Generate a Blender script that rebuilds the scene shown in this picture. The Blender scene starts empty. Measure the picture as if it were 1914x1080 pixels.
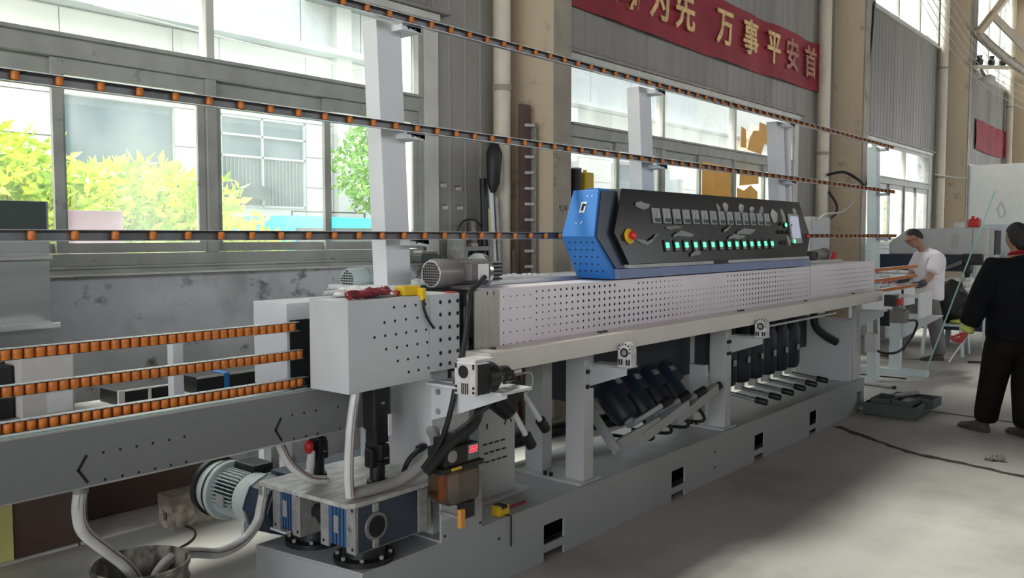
import bpy, bmesh, math, random
from mathutils import Vector, Matrix
random.seed(7)
SC = bpy.context.scene
COL = SC.collection
PI = math.pi

# ------------------------------------------------------------------ camera
HEAD = math.radians(39.5018); PITCH = math.radians(3.497)
cd = bpy.data.cameras.new('camera'); cam = bpy.data.objects.new('camera', cd); COL.objects.link(cam)
cam.location = (0, 0, 1.62)
cam.rotation_euler = (math.radians(90) - PITCH, 0, HEAD - math.radians(90))
cd.sensor_width = 36.0; cd.lens = 1620.0 / 1914.0 * 36.0; cd.clip_start = 0.05; cd.clip_end = 300
SC.camera = cam

# ------------------------------------------------------------------ world, sun, exposure
w = bpy.data.worlds.new('world'); SC.world = w; w.use_nodes = True
bg = w.node_tree.nodes['Background']; bg.inputs[0].default_value = (0.95, 0.97, 1.0, 1); bg.inputs[1].default_value = 3.2
sl = bpy.data.lights.new('sun', 'SUN'); sun = bpy.data.objects.new('sun', sl); COL.objects.link(sun)
sl.energy = 12.0; sl.angle = math.radians(16); sl.color = (1.0, 0.96, 0.88)
sun.rotation_euler = (math.radians(-31), 0, math.radians(22))
SC.view_settings.view_transform = 'Standard'; SC.view_settings.look = 'None'
SC.view_settings.gamma = 1.0; SC.view_settings.use_curve_mapping = False
SC.view_settings.exposure = 0.45
cy = SC.cycles
cy.use_denoising = True
cy.max_bounces = 8; cy.diffuse_bounces = 4; cy.glossy_bounces = 3; cy.transmission_bounces = 4; cy.transparent_max_bounces = 16
cy.sample_clamp_indirect = 6.0
cy.caustics_reflective = False; cy.caustics_refractive = False

# ------------------------------------------------------------------ materials
def nmat(name):
    m = bpy.data.materials.new(name); m.use_nodes = True
    nt = m.node_tree; return m, nt, nt.nodes['Principled BSDF']
def mat(name, col, rough=0.5, metal=0.0, var=0.06, scale=6.0, bump=0.0, col2=None, lo=0.35, hi=0.65, stretch=None, spec=0.5, emit=None, estr=0.0, detail=4.0):
    m, nt, b = nmat(name)
    b.inputs['Roughness'].default_value = rough; b.inputs['Metallic'].default_value = metal
    b.inputs['Specular IOR Level'].default_value = spec
    if emit: b.inputs['Emission Color'].default_value = (*emit, 1); b.inputs['Emission Strength'].default_value = estr
    tc = nt.nodes.new('ShaderNodeTexCoord'); mp = nt.nodes.new('ShaderNodeMapping'); nz = nt.nodes.new('ShaderNodeTexNoise')
    nt.links.new(tc.outputs['Object'], mp.inputs[0]); nt.links.new(mp.outputs[0], nz.inputs['Vector'])
    if stretch: mp.inputs['Scale'].default_value = stretch
    nz.inputs['Scale'].default_value = scale; nz.inputs['Detail'].default_value = detail
    cr = nt.nodes.new('ShaderNodeValToRGB')
    if col2 is None:
        a = [max(0, c * (1 - var)) for c in col]; d = [min(1, c * (1 + var)) for c in col]
    else: a = col2; d = col
    cr.color_ramp.elements[0].position = lo; cr.color_ramp.elements[0].color = (*a, 1)
    cr.color_ramp.elements[1].position = hi; cr.color_ramp.elements[1].color = (*d, 1)
    nt.links.new(nz.outputs['Fac'], cr.inputs[0]); nt.links.new(cr.outputs[0], b.inputs['Base Color'])
    if bump > 0:
        bp = nt.nodes.new('ShaderNodeBump'); bp.inputs['Strength'].default_value = bump; bp.inputs['Distance'].default_value = 0.02
        nt.links.new(nz.outputs['Fac'], bp.inputs['Height']); nt.links.new(bp.outputs[0], b.inputs['Normal'])
    return m
def mix_stain(m, col, scale, lo, hi, stretch=(1, 1, 1), seed=0.0):
    nt = m.node_tree; b = nt.nodes['Principled BSDF']
    src = b.inputs['Base Color'].links[0].from_socket
    tc = nt.nodes.new('ShaderNodeTexCoord'); mp = nt.nodes.new('ShaderNodeMapping'); nz = nt.nodes.new('ShaderNodeTexNoise')
    mp.inputs['Scale'].default_value = stretch; mp.inputs['Location'].default_value = (seed, seed * 1.7, seed * 0.3)
    nz.inputs['Scale'].default_value = scale; nz.inputs['Detail'].default_value = 6.0; nz.inputs['Roughness'].default_value = 0.6
    nt.links.new(tc.outputs['Object'], mp.inputs[0]); nt.links.new(mp.outputs[0], nz.inputs['Vector'])
    rp = nt.nodes.new('ShaderNodeMapRange'); rp.inputs[1].default_value = lo; rp.inputs[2].default_value = hi
    nt.links.new(nz.outputs['Fac'], rp.inputs[0])
    mx = nt.nodes.new('ShaderNodeMix'); mx.data_type = 'RGBA'
    nt.links.new(rp.outputs[0], mx.inputs[0]); nt.links.new(src, mx.inputs[6]); mx.inputs[7].default_value = (*col, 1)
    nt.links.new(mx.outputs[2], b.inputs['Base Color'])
    return m
def glassmat(name, tint, refl=0.08, dirt=0.0, rough=0.02):
    m = bpy.data.materials.new(name); m.use_nodes = True; nt = m.node_tree; nt.nodes.clear()
    out = nt.nodes.new('ShaderNodeOutputMaterial'); tr = nt.nodes.new('ShaderNodeBsdfTransparent'); gl = nt.nodes.new('ShaderNodeBsdfGlossy')
    tr.inputs[0].default_value = (*tint, 1); gl.inputs['Roughness'].default_value = rough
    mx = nt.nodes.new('ShaderNodeMixShader'); fr = nt.nodes.new('ShaderNodeFresnel'); fr.inputs[0].default_value = 1.35
    mu = nt.nodes.new('ShaderNodeMath'); mu.operation = 'MULTIPLY'; mu.inputs[1].default_value = refl / 0.04 * 0.5
    nt.links.new(fr.outputs[0], mu.inputs[0]); nt.links.new(mu.outputs[0], mx.inputs[0])
    nt.links.new(tr.outputs[0], mx.inputs[1]); nt.links.new(gl.outputs[0], mx.inputs[2])
    last = mx
    if dirt > 0:
        df = nt.nodes.new('ShaderNodeBsdfTranslucent'); df.inputs[0].default_value = (0.85, 0.9, 0.88, 1)
        tc = nt.nodes.new('ShaderNodeTexCoord'); nz = nt.nodes.new('ShaderNodeTexNoise'); nz.inputs['Scale'].default_value = 2.5; nz.inputs['Detail'].default_value = 5
        nt.links.new(tc.outputs['Object'], nz.inputs['Vector'])
        rp = nt.nodes.new('ShaderNodeMapRange'); rp.inputs[1].default_value = 0.35; rp.inputs[2].default_value = 0.7; rp.inputs[3].default_value = dirt * 0.4; rp.inputs[4].default_value = dirt
        nt.links.new(nz.outputs['Fac'], rp.inputs[0])
        m2 = nt.nodes.new('ShaderNodeMixShader'); nt.links.new(rp.outputs[0], m2.inputs[0]); nt.links.new(mx.outputs[0], m2.inputs[1]); nt.links.new(df.outputs[0], m2.inputs[2]); last = m2
    nt.links.new(last.outputs[0], out.inputs[0]); return m

M = {}
M['paint'] = mat('machine_paint', (0.54, 0.55, 0.56), 0.42, var=0.04, scale=3)
M['paint_warm'] = mat('beam_paint', (0.74, 0.71, 0.655), 0.42, var=0.04, scale=3)
M['paint_mauve'] = mat('cover_paint', (0.80, 0.75, 0.78), 0.4, var=0.05, scale=2)
M['paint_grey'] = mat('grey_paint', (0.19, 0.195, 0.195), 0.45, var=0.04, scale=2)
M['paint_white'] = mat('white_paint', (0.70, 0.72, 0.74), 0.4, var=0.03, scale=3)
M['paint_base'] = mat('base_paint', (0.38, 0.39, 0.40), 0.45, var=0.04, scale=2)
M['paint_pale'] = mat('pale_blue_paint', (0.60, 0.68, 0.70), 0.45, var=0.04, scale=3)
M['alu'] = mat('aluminium', (0.62, 0.63, 0.64), 0.35, metal=0.85, var=0.08, scale=20, stretch=(0.2, 4, 4))
M['alu_plate'] = mat('brushed_plate', (0.62, 0.60, 0.53), 0.38, metal=0.75, var=0.06, scale=8, stretch=(6, 1, 0.5))
M['steel'] = mat('stainless', (0.36, 0.38, 0.37), 0.32, metal=0.9, var=0.12, scale=3, stretch=(0.4, 1, 3))
M['steel_bright'] = mat('bright_steel', (0.8, 0.8, 0.8), 0.2, metal=0.9)
M['cast'] = mat('grey_cast_iron', (0.34, 0.34, 0.32), 0.55, metal=0.3, var=0.15, scale=25, bump=0.2)
M['plate_metal'] = mat('scratched_plate', (0.56, 0.55, 0.52), 0.45, metal=0.3, var=0.25, scale=9, stretch=(1, 3, 1), detail=8)
M['black'] = mat('black_rubber', (0.012, 0.012, 0.013), 0.5)
M['blackmetal'] = mat('black_metal', (0.02, 0.02, 0.022), 0.4, metal=0.3)
M['dark'] = mat('dark_void', (0.008, 0.008, 0.01), 0.8)
M['darkblue'] = mat('dark_blue_enamel', (0.02, 0.035, 0.065), 0.35)
M['gearblue'] = mat('gearbox_blue', (0.045, 0.12, 0.27), 0.35, var=0.15, scale=10)
M['motorblack'] = mat('motor_navy', (0.012, 0.016, 0.028), 0.5)
M['blue'] = mat('console_blue', (0.03, 0.19, 0.56), 0.45, var=0.05, scale=3)
M['blueslab'] = mat('console_sill_blue', (0.20, 0.25, 0.42), 0.4)
M['glossblack'] = mat('console_black_glass', (0.012, 0.011, 0.011), 0.22, spec=0.22)
M['orange'] = mat('orange_urethane', (0.58, 0.17, 0.022), 0.45, var=0.2, scale=40)
M['motorgrey'] = mat('motor_grey', (0.20, 0.185, 0.18), 0.3)
M['motorpale'] = mat('motor_pale', (0.50, 0.57, 0.56), 0.4)
M['white'] = mat('white_plastic', (0.8, 0.8, 0.8), 0.4)
M['column'] = mat('column_beige', (0.74, 0.61, 0.44), 0.55, var=0.08, scale=1.5, stretch=(1, 1, 0.3))
mix_stain(M['column'], (0.16, 0.11, 0.07), 2.2, 0.62, 0.78, seed=3)
M['columngrey'] = mat('column_grey', (0.36, 0.32, 0.25), 0.6, var=0.15, scale=3)
mix_stain(M['columngrey'], (0.12, 0.10, 0.08), 5, 0.6, 0.75, seed=5)
M['pipe'] = mat('pvc_pipe', (0.72, 0.65, 0.53), 0.45)
M['clad'] = mat('grey_cladding', (0.30, 0.293, 0.265), 0.55, var=0.14, scale=1.2, stretch=(1, 1, 0.25), detail=6)
mix_stain(M['clad'], (0.13, 0.12, 0.11), 1.6, 0.55, 0.85, (1.5, 1, 0.3), 2)
M['wall'] = mat('stained_plaster', (0.56, 0.57, 0.59), 0.7, var=0.12, scale=2.5, bump=0.15, detail=6)
mix_stain(M['wall'], (0.13, 0.12, 0.115), 4.5, 0.575, 0.68, (1, 1, 1.2), 11)
mix_stain(M['wall'], (0.30, 0.285, 0.28), 1.7, 0.50, 0.75, (1, 1, 1), 4)
M['frame'] = mat('window_frame_grey', (0.38, 0.385, 0.35), 0.5, var=0.12, scale=5)
mix_stain(M['frame'], (0.10, 0.09, 0.08), 9, 0.62, 0.75, seed=8)
M['frame_light'] = mat('window_frame_pale', (0.62, 0.62, 0.56), 0.45, var=0.08, scale=4)
M['floor'] = mat('concrete_floor', (0.47, 0.465, 0.44), 0.55, var=0.1, scale=0.8, bump=0.08, detail=8)
mix_stain(M['floor'], (0.26, 0.25, 0.22), 0.7, 0.52, 0.75, (1, 1, 1), 6)
mix_stain(M['floor'], (0.16, 0.15, 0.13), 9, 0.68, 0.78, (0.5, 1, 1), 1)
M['kerb'] = mat('kerb_concrete', (0.55, 0.54, 0.51), 0.7, var=0.1, scale=6, bump=0.2)
M['crack'] = mat('drain_dirt', (0.06, 0.055, 0.045), 0.9, var=0.3, scale=12)
M['whiteboard'] = mat('white_board', (0.88, 0.88, 0.86), 0.5, var=0.02)
M['roof'] = mat('dark_roof', (0.09, 0.06, 0.05), 0.8)
M['banner'] = mat('red_banner', (0.30, 0.022, 0.038), 0.7, var=0.15, scale=2)
M['gold'] = mat('banner_gold', (0.80, 0.55, 0.25), 0.6, var=0.2, scale=12)
M['goldfade'] = mat('banner_gold_faded', (0.46, 0.20, 0.13), 0.6, var=0.3, scale=12)
M['castwhite'] = mat('pale_cast_alloy', (0.66, 0.65, 0.64), 0.5, metal=0.2, var=0.12, scale=40)
M['glass'] = glassmat('window_glass', (0.93, 0.96, 0.95), 0.04, 0.10)
M['glass_clean'] = glassmat('window_glass_clean', (0.95, 0.97, 0.96), 0.04, 0.03)
M['glassgreen'] = glassmat('green_glass', (0.86, 0.96, 0.94), 0.10, 0.06)
M['glassedge'] = mat('glass_edge', (0.42, 0.68, 0.62), 0.15)
M['amber'] = glassmat('amber_sheet', (0.98, 0.78, 0.26), 0.03, 0.0)
M['hose_grey'] = mat('dull_grey_hose', (0.30, 0.295, 0.28), 0.4)
M['hose'] = mat('clear_hose', (0.60, 0.60, 0.58), 0.25, var=0.1, scale=12)
M['hose_line'] = mat('hose_stripe', (0.18, 0.05, 0.05), 0.4)
M['bucket'] = mat('rusty_bucket', (0.42, 0.40, 0.34), 0.5, metal=0.3, col2=(0.05, 0.045, 0.035), lo=0.42, hi=0.6, scale=14, detail=8, stretch=(1, 1, 0.5))
M['brown'] = mat('brown_board', (0.10, 0.06, 0.05), 0.5, var=0.1)
M['yellowboard'] = mat('pale_yellow_board', (0.62, 0.60, 0.22), 0.5)
M['brick'] = mat('hollow_brick', (0.45, 0.40, 0.33), 0.9, bump=0.8, col2=(0.20, 0.17, 0.14), scale=22, detail=8)
M['granite'] = mat('brown_granite', (0.20, 0.16, 0.13), 0.35, var=0.3, scale=18)
M['yellow'] = mat('yellow_plastic', (0.75, 0.50, 0.02), 0.4)
M['amber'] = mat('amber_film', (0.9, 0.46, 0.05), 0.5)
M['orangep'] = mat('orange_plastic', (0.75, 0.33, 0.06), 0.4)
M['redp'] = mat('red_plastic', (0.65, 0.02, 0.02), 0.35)
M['redglove'] = mat('dark_red_glove', (0.22, 0.02, 0.03), 0.6, var=0.3, scale=18)
M['pinkboard'] = mat('pink_board', (0.62, 0.42, 0.50), 0.6)
M['facade'] = mat('white_facade', (0.50, 0.495, 0.48), 0.7, var=0.03, scale=1)
M['ledge'] = mat('facade_ledge', (0.44, 0.455, 0.47), 0.6)
M['greywin'] = mat('grey_window', (0.10, 0.145, 0.17), 0.25, var=0.06, scale=0.6)
M['blindslat'] = mat('blind_slats', (0.17, 0.20, 0.23), 0.6)
M['alu_dark'] = mat('dull_channel', (0.20, 0.205, 0.21), 0.45, metal=0.4, var=0.3, scale=3, stretch=(2, 1, 1))
M['asphalt'] = mat('yard_concrete', (0.55, 0.55, 0.53), 0.8)
M['teal'] = mat('teal_car_paint', (0.02, 0.50, 0.55), 0.25)
M['carglass'] = mat('car_glass', (0.05, 0.08, 0.09), 0.1)
M['leaf'] = mat('leaf_yellow_green', (0.80, 0.84, 0.10), 0.5, col2=(0.30, 0.50, 0.05), scale=3.5, lo=0.4, hi=0.62)
M['leafdark'] = mat('leaf_green', (0.20, 0.40, 0.08), 0.5, var=0.3, scale=5)
M['wood'] = mat('twig', (0.12, 0.08, 0.04), 0.8)
M['skin'] = mat('skin', (0.42, 0.22, 0.15), 0.5)
M['hair'] = mat('black_hair', (0.015, 0.013, 0.012), 0.6, bump=0.4, scale=80)
M['shirtw'] = mat('white_shirt', (0.80, 0.76, 0.82), 0.8, var=0.04, scale=8, bump=0.3)
M['trousers'] = mat('grey_trousers', (0.17, 0.165, 0.17), 0.8, var=0.15, scale=7, bump=0.3)
M['jacket'] = mat('black_jacket', (0.006, 0.0065, 0.009), 0.85, spec=0.2, var=0.3, scale=6, bump=0.4)
M['blktrousers'] = mat('black_trousers', (0.010, 0.007, 0.0065), 0.9, spec=0.2, var=0.3, scale=6, bump=0.4)
M['shoe'] = mat('dark_shoe', (0.06, 0.05, 0.045), 0.6)
M['collar'] = mat('red_collar', (0.42, 0.01, 0.03), 0.7)
M['sleeve'] = mat('patterned_sleeve', (0.08, 0.07, 0.10), 0.7, var=0.6, scale=25)
M['gloveyel'] = mat('yellow_green_glove', (0.50, 0.58, 0.12), 0.7)
M['glovered'] = mat('red_glove', (0.55, 0.06, 0.05), 0.6)
M['lamp_green'] = mat('green_lamp', (0.05, 0.6, 0.2), 0.3, emit=(0.08, 1.0, 0.35), estr=1.6)
M['lcd_red'] = mat('red_digits', (0.6, 0.02, 0.02), 0.3, emit=(1.0, 0.05, 0.08), estr=2.0)
M['lcd_pane'] = mat('lcd_grey_green', (0.13, 0.19, 0.16), 0.3)
M['screen'] = mat('screen_lilac', (0.42, 0.44, 0.55), 0.25, emit=(0.55, 0.58, 0.75), estr=0.25)
M['meter'] = mat('meter_face', (0.30, 0.30, 0.31), 0.3)
M['film'] = mat('peeled_film', (0.32, 0.32, 0.31), 0.3)
M['bowl'] = glassmat('amber_bowl', (0.55, 0.36, 0.28), 0.2, 0.35)
M['greenbox'] = mat('dark_green_plastic', (0.05, 0.07, 0.062), 0.45)
M['cardboard'] = mat('light_card', (0.62, 0.60, 0.57), 0.7)
M['teststrip'] = mat('transparent_tape_rail', (0.78, 0.78, 0.74), 0.3)

# ------------------------------------------------------------------ mesh helper
def wroot(o):
    v = Vector((0, 0, 0))
    while o is not None: v += o.location; o = o.parent
    return v
class MB:
    def __init__(s): s.v = []; s.f = []
    def add(s, vs, fs):
        n = len(s.v); s.v += [Vector(p) for p in vs]; s.f += [tuple(i + n for i in f) for f in fs]; return s
    def box(s, x0, x1, y0, y1, z0, z1):
        if x0 > x1: x0, x1 = x1, x0
        if y0 > y1: y0, y1 = y1, y0
        if z0 > z1: z0, z1 = z1, z0
        return s.add([(x0,y0,z0),(x1,y0,z0),(x1,y1,z0),(x0,y1,z0),(x0,y0,z1),(x1,y0,z1),(x1,y1,z1),(x0,y1,z1)],
                     [(0,3,2,1),(4,5,6,7),(0,1,5,4),(1,2,6,5),(2,3,7,6),(3,0,4,7)])
    def obox(s, c, ax, ay, az):     # oriented box: centre and three half-axis vectors
        c = Vector(c); ax = Vector(ax); ay = Vector(ay); az = Vector(az)
        vs = [c+i*ax+j*ay+k*az for k in (-1,1) for i,j in ((-1,-1),(1,-1),(1,1),(-1,1))]
        fs = [(0,3,2,1),(4,5,6,7),(0,1,5,4),(1,2,6,5),(2,3,7,6),(3,0,4,7)]
        if ax.cross(ay).dot(az) < 0: fs = [tuple(reversed(f)) for f in fs]
        return s.add(vs, fs)
    def beam(s, p0, p1, w, h, up=(0,0,1)):
        p0 = Vector(p0); p1 = Vector(p1); d = p1 - p0; a = d.normalized(); u = Vector(up)
        r = a.cross(u)
        if r.length < 1e-4: r = a.cross(Vector((0,1,0)))
        r.normalize(); u = r.cross(a).normalized()
        return s.obox((p0+p1)/2, d/2, r*w/2, u*h/2)
    def cyl(s, p0, p1, r0, r1=None, n=16, cap=True):
        r1 = r0 if r1 is None else r1
        p0 = Vector(p0); p1 = Vector(p1); a = (p1-p0).normalized()
        u = a.cross(Vector((0,0,1)))
        if u.length < 1e-3: u = a.cross(Vector((1,0,0)))
        u.normalize(); v = a.cross(u)
        vs = [p0+(u*math.cos(2*PI*i/n)+v*math.sin(2*PI*i/n))*r0 for i in range(n)]+[p1+(u*math.cos(2*PI*i/n)+v*math.sin(2*PI*i/n))*r1 for i in range(n)]
        fs = [(i,(i+1)%n,n+(i+1)%n,n+i) for i in range(n)]
        if cap: fs += [tuple(reversed(range(n))), tuple(range(n,2*n))]
        return s.add(vs, fs)
    def lathe(s, c, axis, prof, n=24):   # prof: (distance along the axis, radius)
        c = Vector(c); a = Vector(axis).normalized(); u = a.cross(Vector((0,0,1)))
        if u.length < 1e-3: u = a.cross(Vector((1,0,0)))
        u.normalize(); v = a.cross(u); vs = []; fs = []
        for (h, r) in prof:
            vs += [c+a*h+(u*math.cos(2*PI*i/n)+v*math.sin(2*PI*i/n))*max(r,1e-4) for i in range(n)]
        for k in range(len(prof)-1):
            fs += [(k*n+i,k*n+(i+1)%n,(k+1)*n+(i+1)%n,(k+1)*n+i) for i in range(n)]
        fs += [tuple(reversed(range(n))), tuple(range((len(prof)-1)*n,len(prof)*n))]
        return s.add(vs, fs)
    def tube(s, pts, r, n=10, smooth=4, taper=None):
        P = [Vector(p) for p in pts]
        if smooth > 1 and len(P) > 2:
            Q = []
            for i in range(len(P)-1):
                a = P[max(i-1,0)]; b = P[i]; c = P[i+1]; d = P[min(i+2,len(P)-1)]
                for k in range(smooth):
                    t = k/smooth
                    Q.append(0.5*((2*b)+(c-a)*t+(2*a-5*b+4*c-d)*t*t+(3*b-a-3*c+d)*t**3))
            Q.append(P[-1]); P = Q
        u = None; vs = []; fs = []; m = len(P)
        for i, p in enumerate(P):
            t = (P[min(i+1,m-1)]-P[max(i-1,0)]).normalized()
            if u is None:
                u = t.cross(Vector((0,0,1)))
                if u.length < 1e-2: u = t.cross(Vector((1,0,0)))
            u = (u - t*u.dot(t)).normalized(); v = t.cross(u)
            rr = r if taper is None else r*(1+(taper-1)*i/(m-1))
            vs += [p+(u*math.cos(2*PI*k/n)+v*math.sin(2*PI*k/n))*rr for k in range(n)]
        for i in range(m-1): fs += [(i*n+k,i*n+(k+1)%n,(i+1)*n+(k+1)%n,(i+1)*n+k) for k in range(n)]
        fs += [tuple(reversed(range(n))), tuple(range((m-1)*n,m*n))]
        return s.add(vs, fs)
    def prism(s, poly, d):    # 3D polygon extruded by d
        P = [Vector(p) for p in poly]; d = Vector(d); n = len(P)
        nn = Vector((0,0,0))
        for i in range(n): nn += P[i].cross(P[(i+1)%n])
        if nn.dot(d) > 0: P = P[::-1]
        return s.add(P+[p+d for p in P], [tuple(range(n)), tuple(reversed(range(n,2*n)))]+[((i+1)%n,i,n+i,n+(i+1)%n) for i in range(n)])
    def plate(s, x0, x1, z0, z1, y0, y1, holes):   # plate in the XZ plane with rectangular holes
        xs = sorted({x0,x1,*[h[0] for h in holes],*[h[1] for h in holes]}); zs = sorted({z0,z1,*[h[2] for h in holes],*[h[3] for h in holes]})
        xs = [x for x in xs if x0<=x<=x1]; zs = [z for z in zs if z0<=z<=z1]
        def hole(i,j):
            if i<0 or j<0 or i>=len(xs)-1 or j>=len(zs)-1: return True
            cx=(xs[i]+xs[i+1])/2; cz=(zs[j]+zs[j+1])/2
            return any(h[0]<cx<h[1] and h[2]<cz<h[3] for h in holes)
        for i in range(len(xs)-1):
            for j in range(len(zs)-1):
                if hole(i,j): continue
                a,b,c,d = xs[i],xs[i+1],zs[j],zs[j+1]
                s.add([(a,y0,c),(b,y0,c),(b,y0,d),(a,y0,d)],[(0,1,2,3)]); s.add([(a,y1,c),(b,y1,c),(b,y1,d),(a,y1,d)],[(3,2,1,0)])
                if hole(i-1,j): s.add([(a,y0,c),(a,y1,c),(a,y1,d),(a,y0,d)],[(3,2,1,0)])
                if hole(i+1,j): s.add([(b,y0,c),(b,y1,c),(b,y1,d),(b,y0,d)],[(0,1,2,3)])
                if hole(i,j-1): s.add([(a,y0,c),(b,y0,c),(b,y1,c),(a,y1,c)],[(3,2,1,0)])
                if hole(i,j+1): s.add([(a,y0,d),(b,y0,d),(b,y1,d),(a,y1,d)],[(0,1,2,3)])
        return s
    def sphere(s, c, rx, ry=None, rz=None, n=16, m=10):
        ry = ry or rx; rz = rz or rx; c = Vector(c); vs = [c+Vector((0,0,-rz))]; fs = []
        for j in range(1,m):
            t = -PI/2+PI*j/m
            vs += [c+Vector((rx*math.cos(t)*math.cos(2*PI*i/n),ry*math.cos(t)*math.sin(2*PI*i/n),rz*math.sin(t))) for i in range(n)]
        vs.append(c+Vector((0,0,rz)))
        for i in range(n):
            fs.append((0,1+(i+1)%n,1+i)); fs.append((len(vs)-1,1+(m-2)*n+i,1+(m-2)*n+(i+1)%n))
            for j in range(m-2): fs.append((1+j*n+i,1+j*n+(i+1)%n,1+(j+1)*n+(i+1)%n,1+(j+1)*n+i))
        return s.add(vs, fs)
    def build(s, name, material, parent=None, bevel=0.0, smooth=False, kind=None):
        off = wroot(parent)
        me = bpy.data.meshes.new(name); me.from_pydata([tuple(v-off) for v in s.v], [], s.f)
        if bevel > 0:
            bm = bmesh.new(); bm.from_mesh(me); bmesh.ops.remove_doubles(bm, verts=bm.verts, dist=1e-5)
            es = [e for e in bm.edges if len(e.link_faces)==2 and e.calc_face_angle(0) > 0.6]
            bmesh.ops.bevel(bm, geom=es, offset=bevel, segments=2, affect='EDGES', profile=0.6, clamp_overlap=True)
            bm.to_mesh(me); bm.free()
        if smooth:
            me.polygons.foreach_set('use_smooth', [True]*len(me.polygons)); me.set_sharp_from_angle(angle=math.radians(38))
        me.materials.append(M[material] if isinstance(material, str) else material)
        o = bpy.data.objects.new(name, me); COL.objects.link(o)
        if parent is not None: o.parent = parent
        if kind: o['kind'] = kind
        return o
def tag(o, label=None, cat=None, group=None, kind=None):
    if label: o['label'] = label
    if cat: o['category'] = cat
    if group: o['group'] = group
    if kind: o['kind'] = kind
    return o
def empty(name, loc, label=None, cat=None, group=None, kind=None):
    o = bpy.data.objects.new(name, None); COL.objects.link(o); o.location = loc; o.empty_display_size = 0.1
    return tag(o, label, cat, group, kind)
def B(name, material, parent, *b, bevel=0.0, kind=None):
    m = MB()
    for q in b: m.box(*q)
    return m.build(name, material, parent, bevel=bevel, kind=kind)
def discs(pts, r, ax, n=8):   # little black perforations standing 0.4 mm proud of a sheet
    m = MB()
    for i, p in enumerate(pts):
        q = Vector(p); rr = r[i] if isinstance(r, list) else r
        m.cyl(q, q + Vector(ax), rr, rr, n)
    return m
def text_mesh(name, body, size, depth, material, parent, matw, bold=0.0):
    c = bpy.data.curves.new('t', 'FONT'); c.body = body; c.size = size; c.extrude = depth; c.align_x = 'CENTER'; c.align_y = 'CENTER'; c.resolution_u = 2; c.offset = bold
    o = bpy.data.objects.new('t', c); COL.objects.link(o); bpy.context.view_layer.update()
    me = bpy.data.meshes.new_from_object(o.evaluated_get(bpy.context.evaluated_depsgraph_get()))
    bpy.data.objects.remove(o)
    me.transform(matw); me.transform(Matrix.Translation(-wroot(parent))); me.name = name
    me.materials.clear(); me.materials.append(M[material])
    o = bpy.data.objects.new(name, me); COL.objects.link(o); o.parent = parent
    return o

# ================================================================== SETTING
WY = 5.0
B('floor', 'floor', None, (-7, 34, -13, 4.58, -0.12, 0.0), kind='structure')
m = MB()
kx = -7.0
kerb = empty('trim_1', (0, 4.6, 0), kind='structure')
while kx < 33:
    B('kerb_block', 'kerb', kerb, (kx + 0.006, kx + 1.494, 4.586, WY, -0.12, 0.012), bevel=0.006); kx += 1.5
# crack / cable groove in the floor
cr = MB()
def ribbon(pts, wd, z=0.002, jit=0.0):
    m = MB(); n = len(pts); vs = []
    for i, p in enumerate(pts):
        a = Vector(pts[max(0, i-1)]); b = Vector(pts[min(n-1, i+1)]); d = (b-a); d = Vector((-d.y, d.x, 0)).normalized()
        w_ = (wd[i] if isinstance(wd, list) else wd)/2
        vs += [Vector((p[0], p[1], z)) + d*w_*(1+random.uniform(-jit, jit)), Vector((p[0], p[1], z)) - d*w_*(1+random.uniform(-jit, jit))]
    m.add(vs, [(2*i, 2*i+1, 2*i+3, 2*i+2) for i in range(n-1)])
    m.f = [tuple(reversed(f)) for f in m.f]
    return m
def dens(a, b, n, j):
    return [(a[0]+(b[0]-a[0])*i/n+random.uniform(-j, j), a[1]+(b[1]-a[1])*i/n+random.uniform(-j, j)) for i in range(n+1)]
o = ribbon(dens((7.4, 2.52), (6.85, 1.78), 10, 0.01)[:-1]+dens((6.85, 1.78), (6.72, 1.30), 8, 0.008)[:-1]+dens((6.72, 1.30), (6.45, 0.3), 12, 0.01), 0.065, jit=0.5).build('trim_2', 'crack', None, kind='structure')
groove = MB(); groove.add(ribbon([(8.64, 2.68), (8.60, 2.2), (8.52, 1.2), (8.4, 0.2)], 0.03).v, [(0,2,3,1),(2,4,5,3),(4,6,7,5)])
groove.build('trim_3', 'crack', None, kind='structure')
ribbon([(8.69, 2.68), (8.65, 2.2), (8.57, 1.2), (8.45, 0.2)], 0.05).build('trim_4', 'kerb', None, kind='structure')

# window wall, structure with openings
SILL, TRANS0, TRANS1, TOP = 1.47, 2.60, 2.72, 3.33
WINS = [(-0.75, 4.93), (6.85, 12.55), (14.45, 20.05), (22.0, 27.6)]
HIGH = [(0.9, 5.0, 5.72, 8.5), (8.4, 12.5, 5.72, 8.5), (16.1, 20.5, 5.72, 8.5), (24.1, 28.2, 5.75, 8.5)]
holes = [(a, b, SILL-0.07, TOP+0.05) for a, b in WINS] + [(a, b, c, d) for a, b, c, d in HIGH]
wl = MB().plate(-7, 34, -0.1, 9.0, WY, WY+0.22, holes).build('wall_left', 'wall', None, kind='structure')
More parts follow.
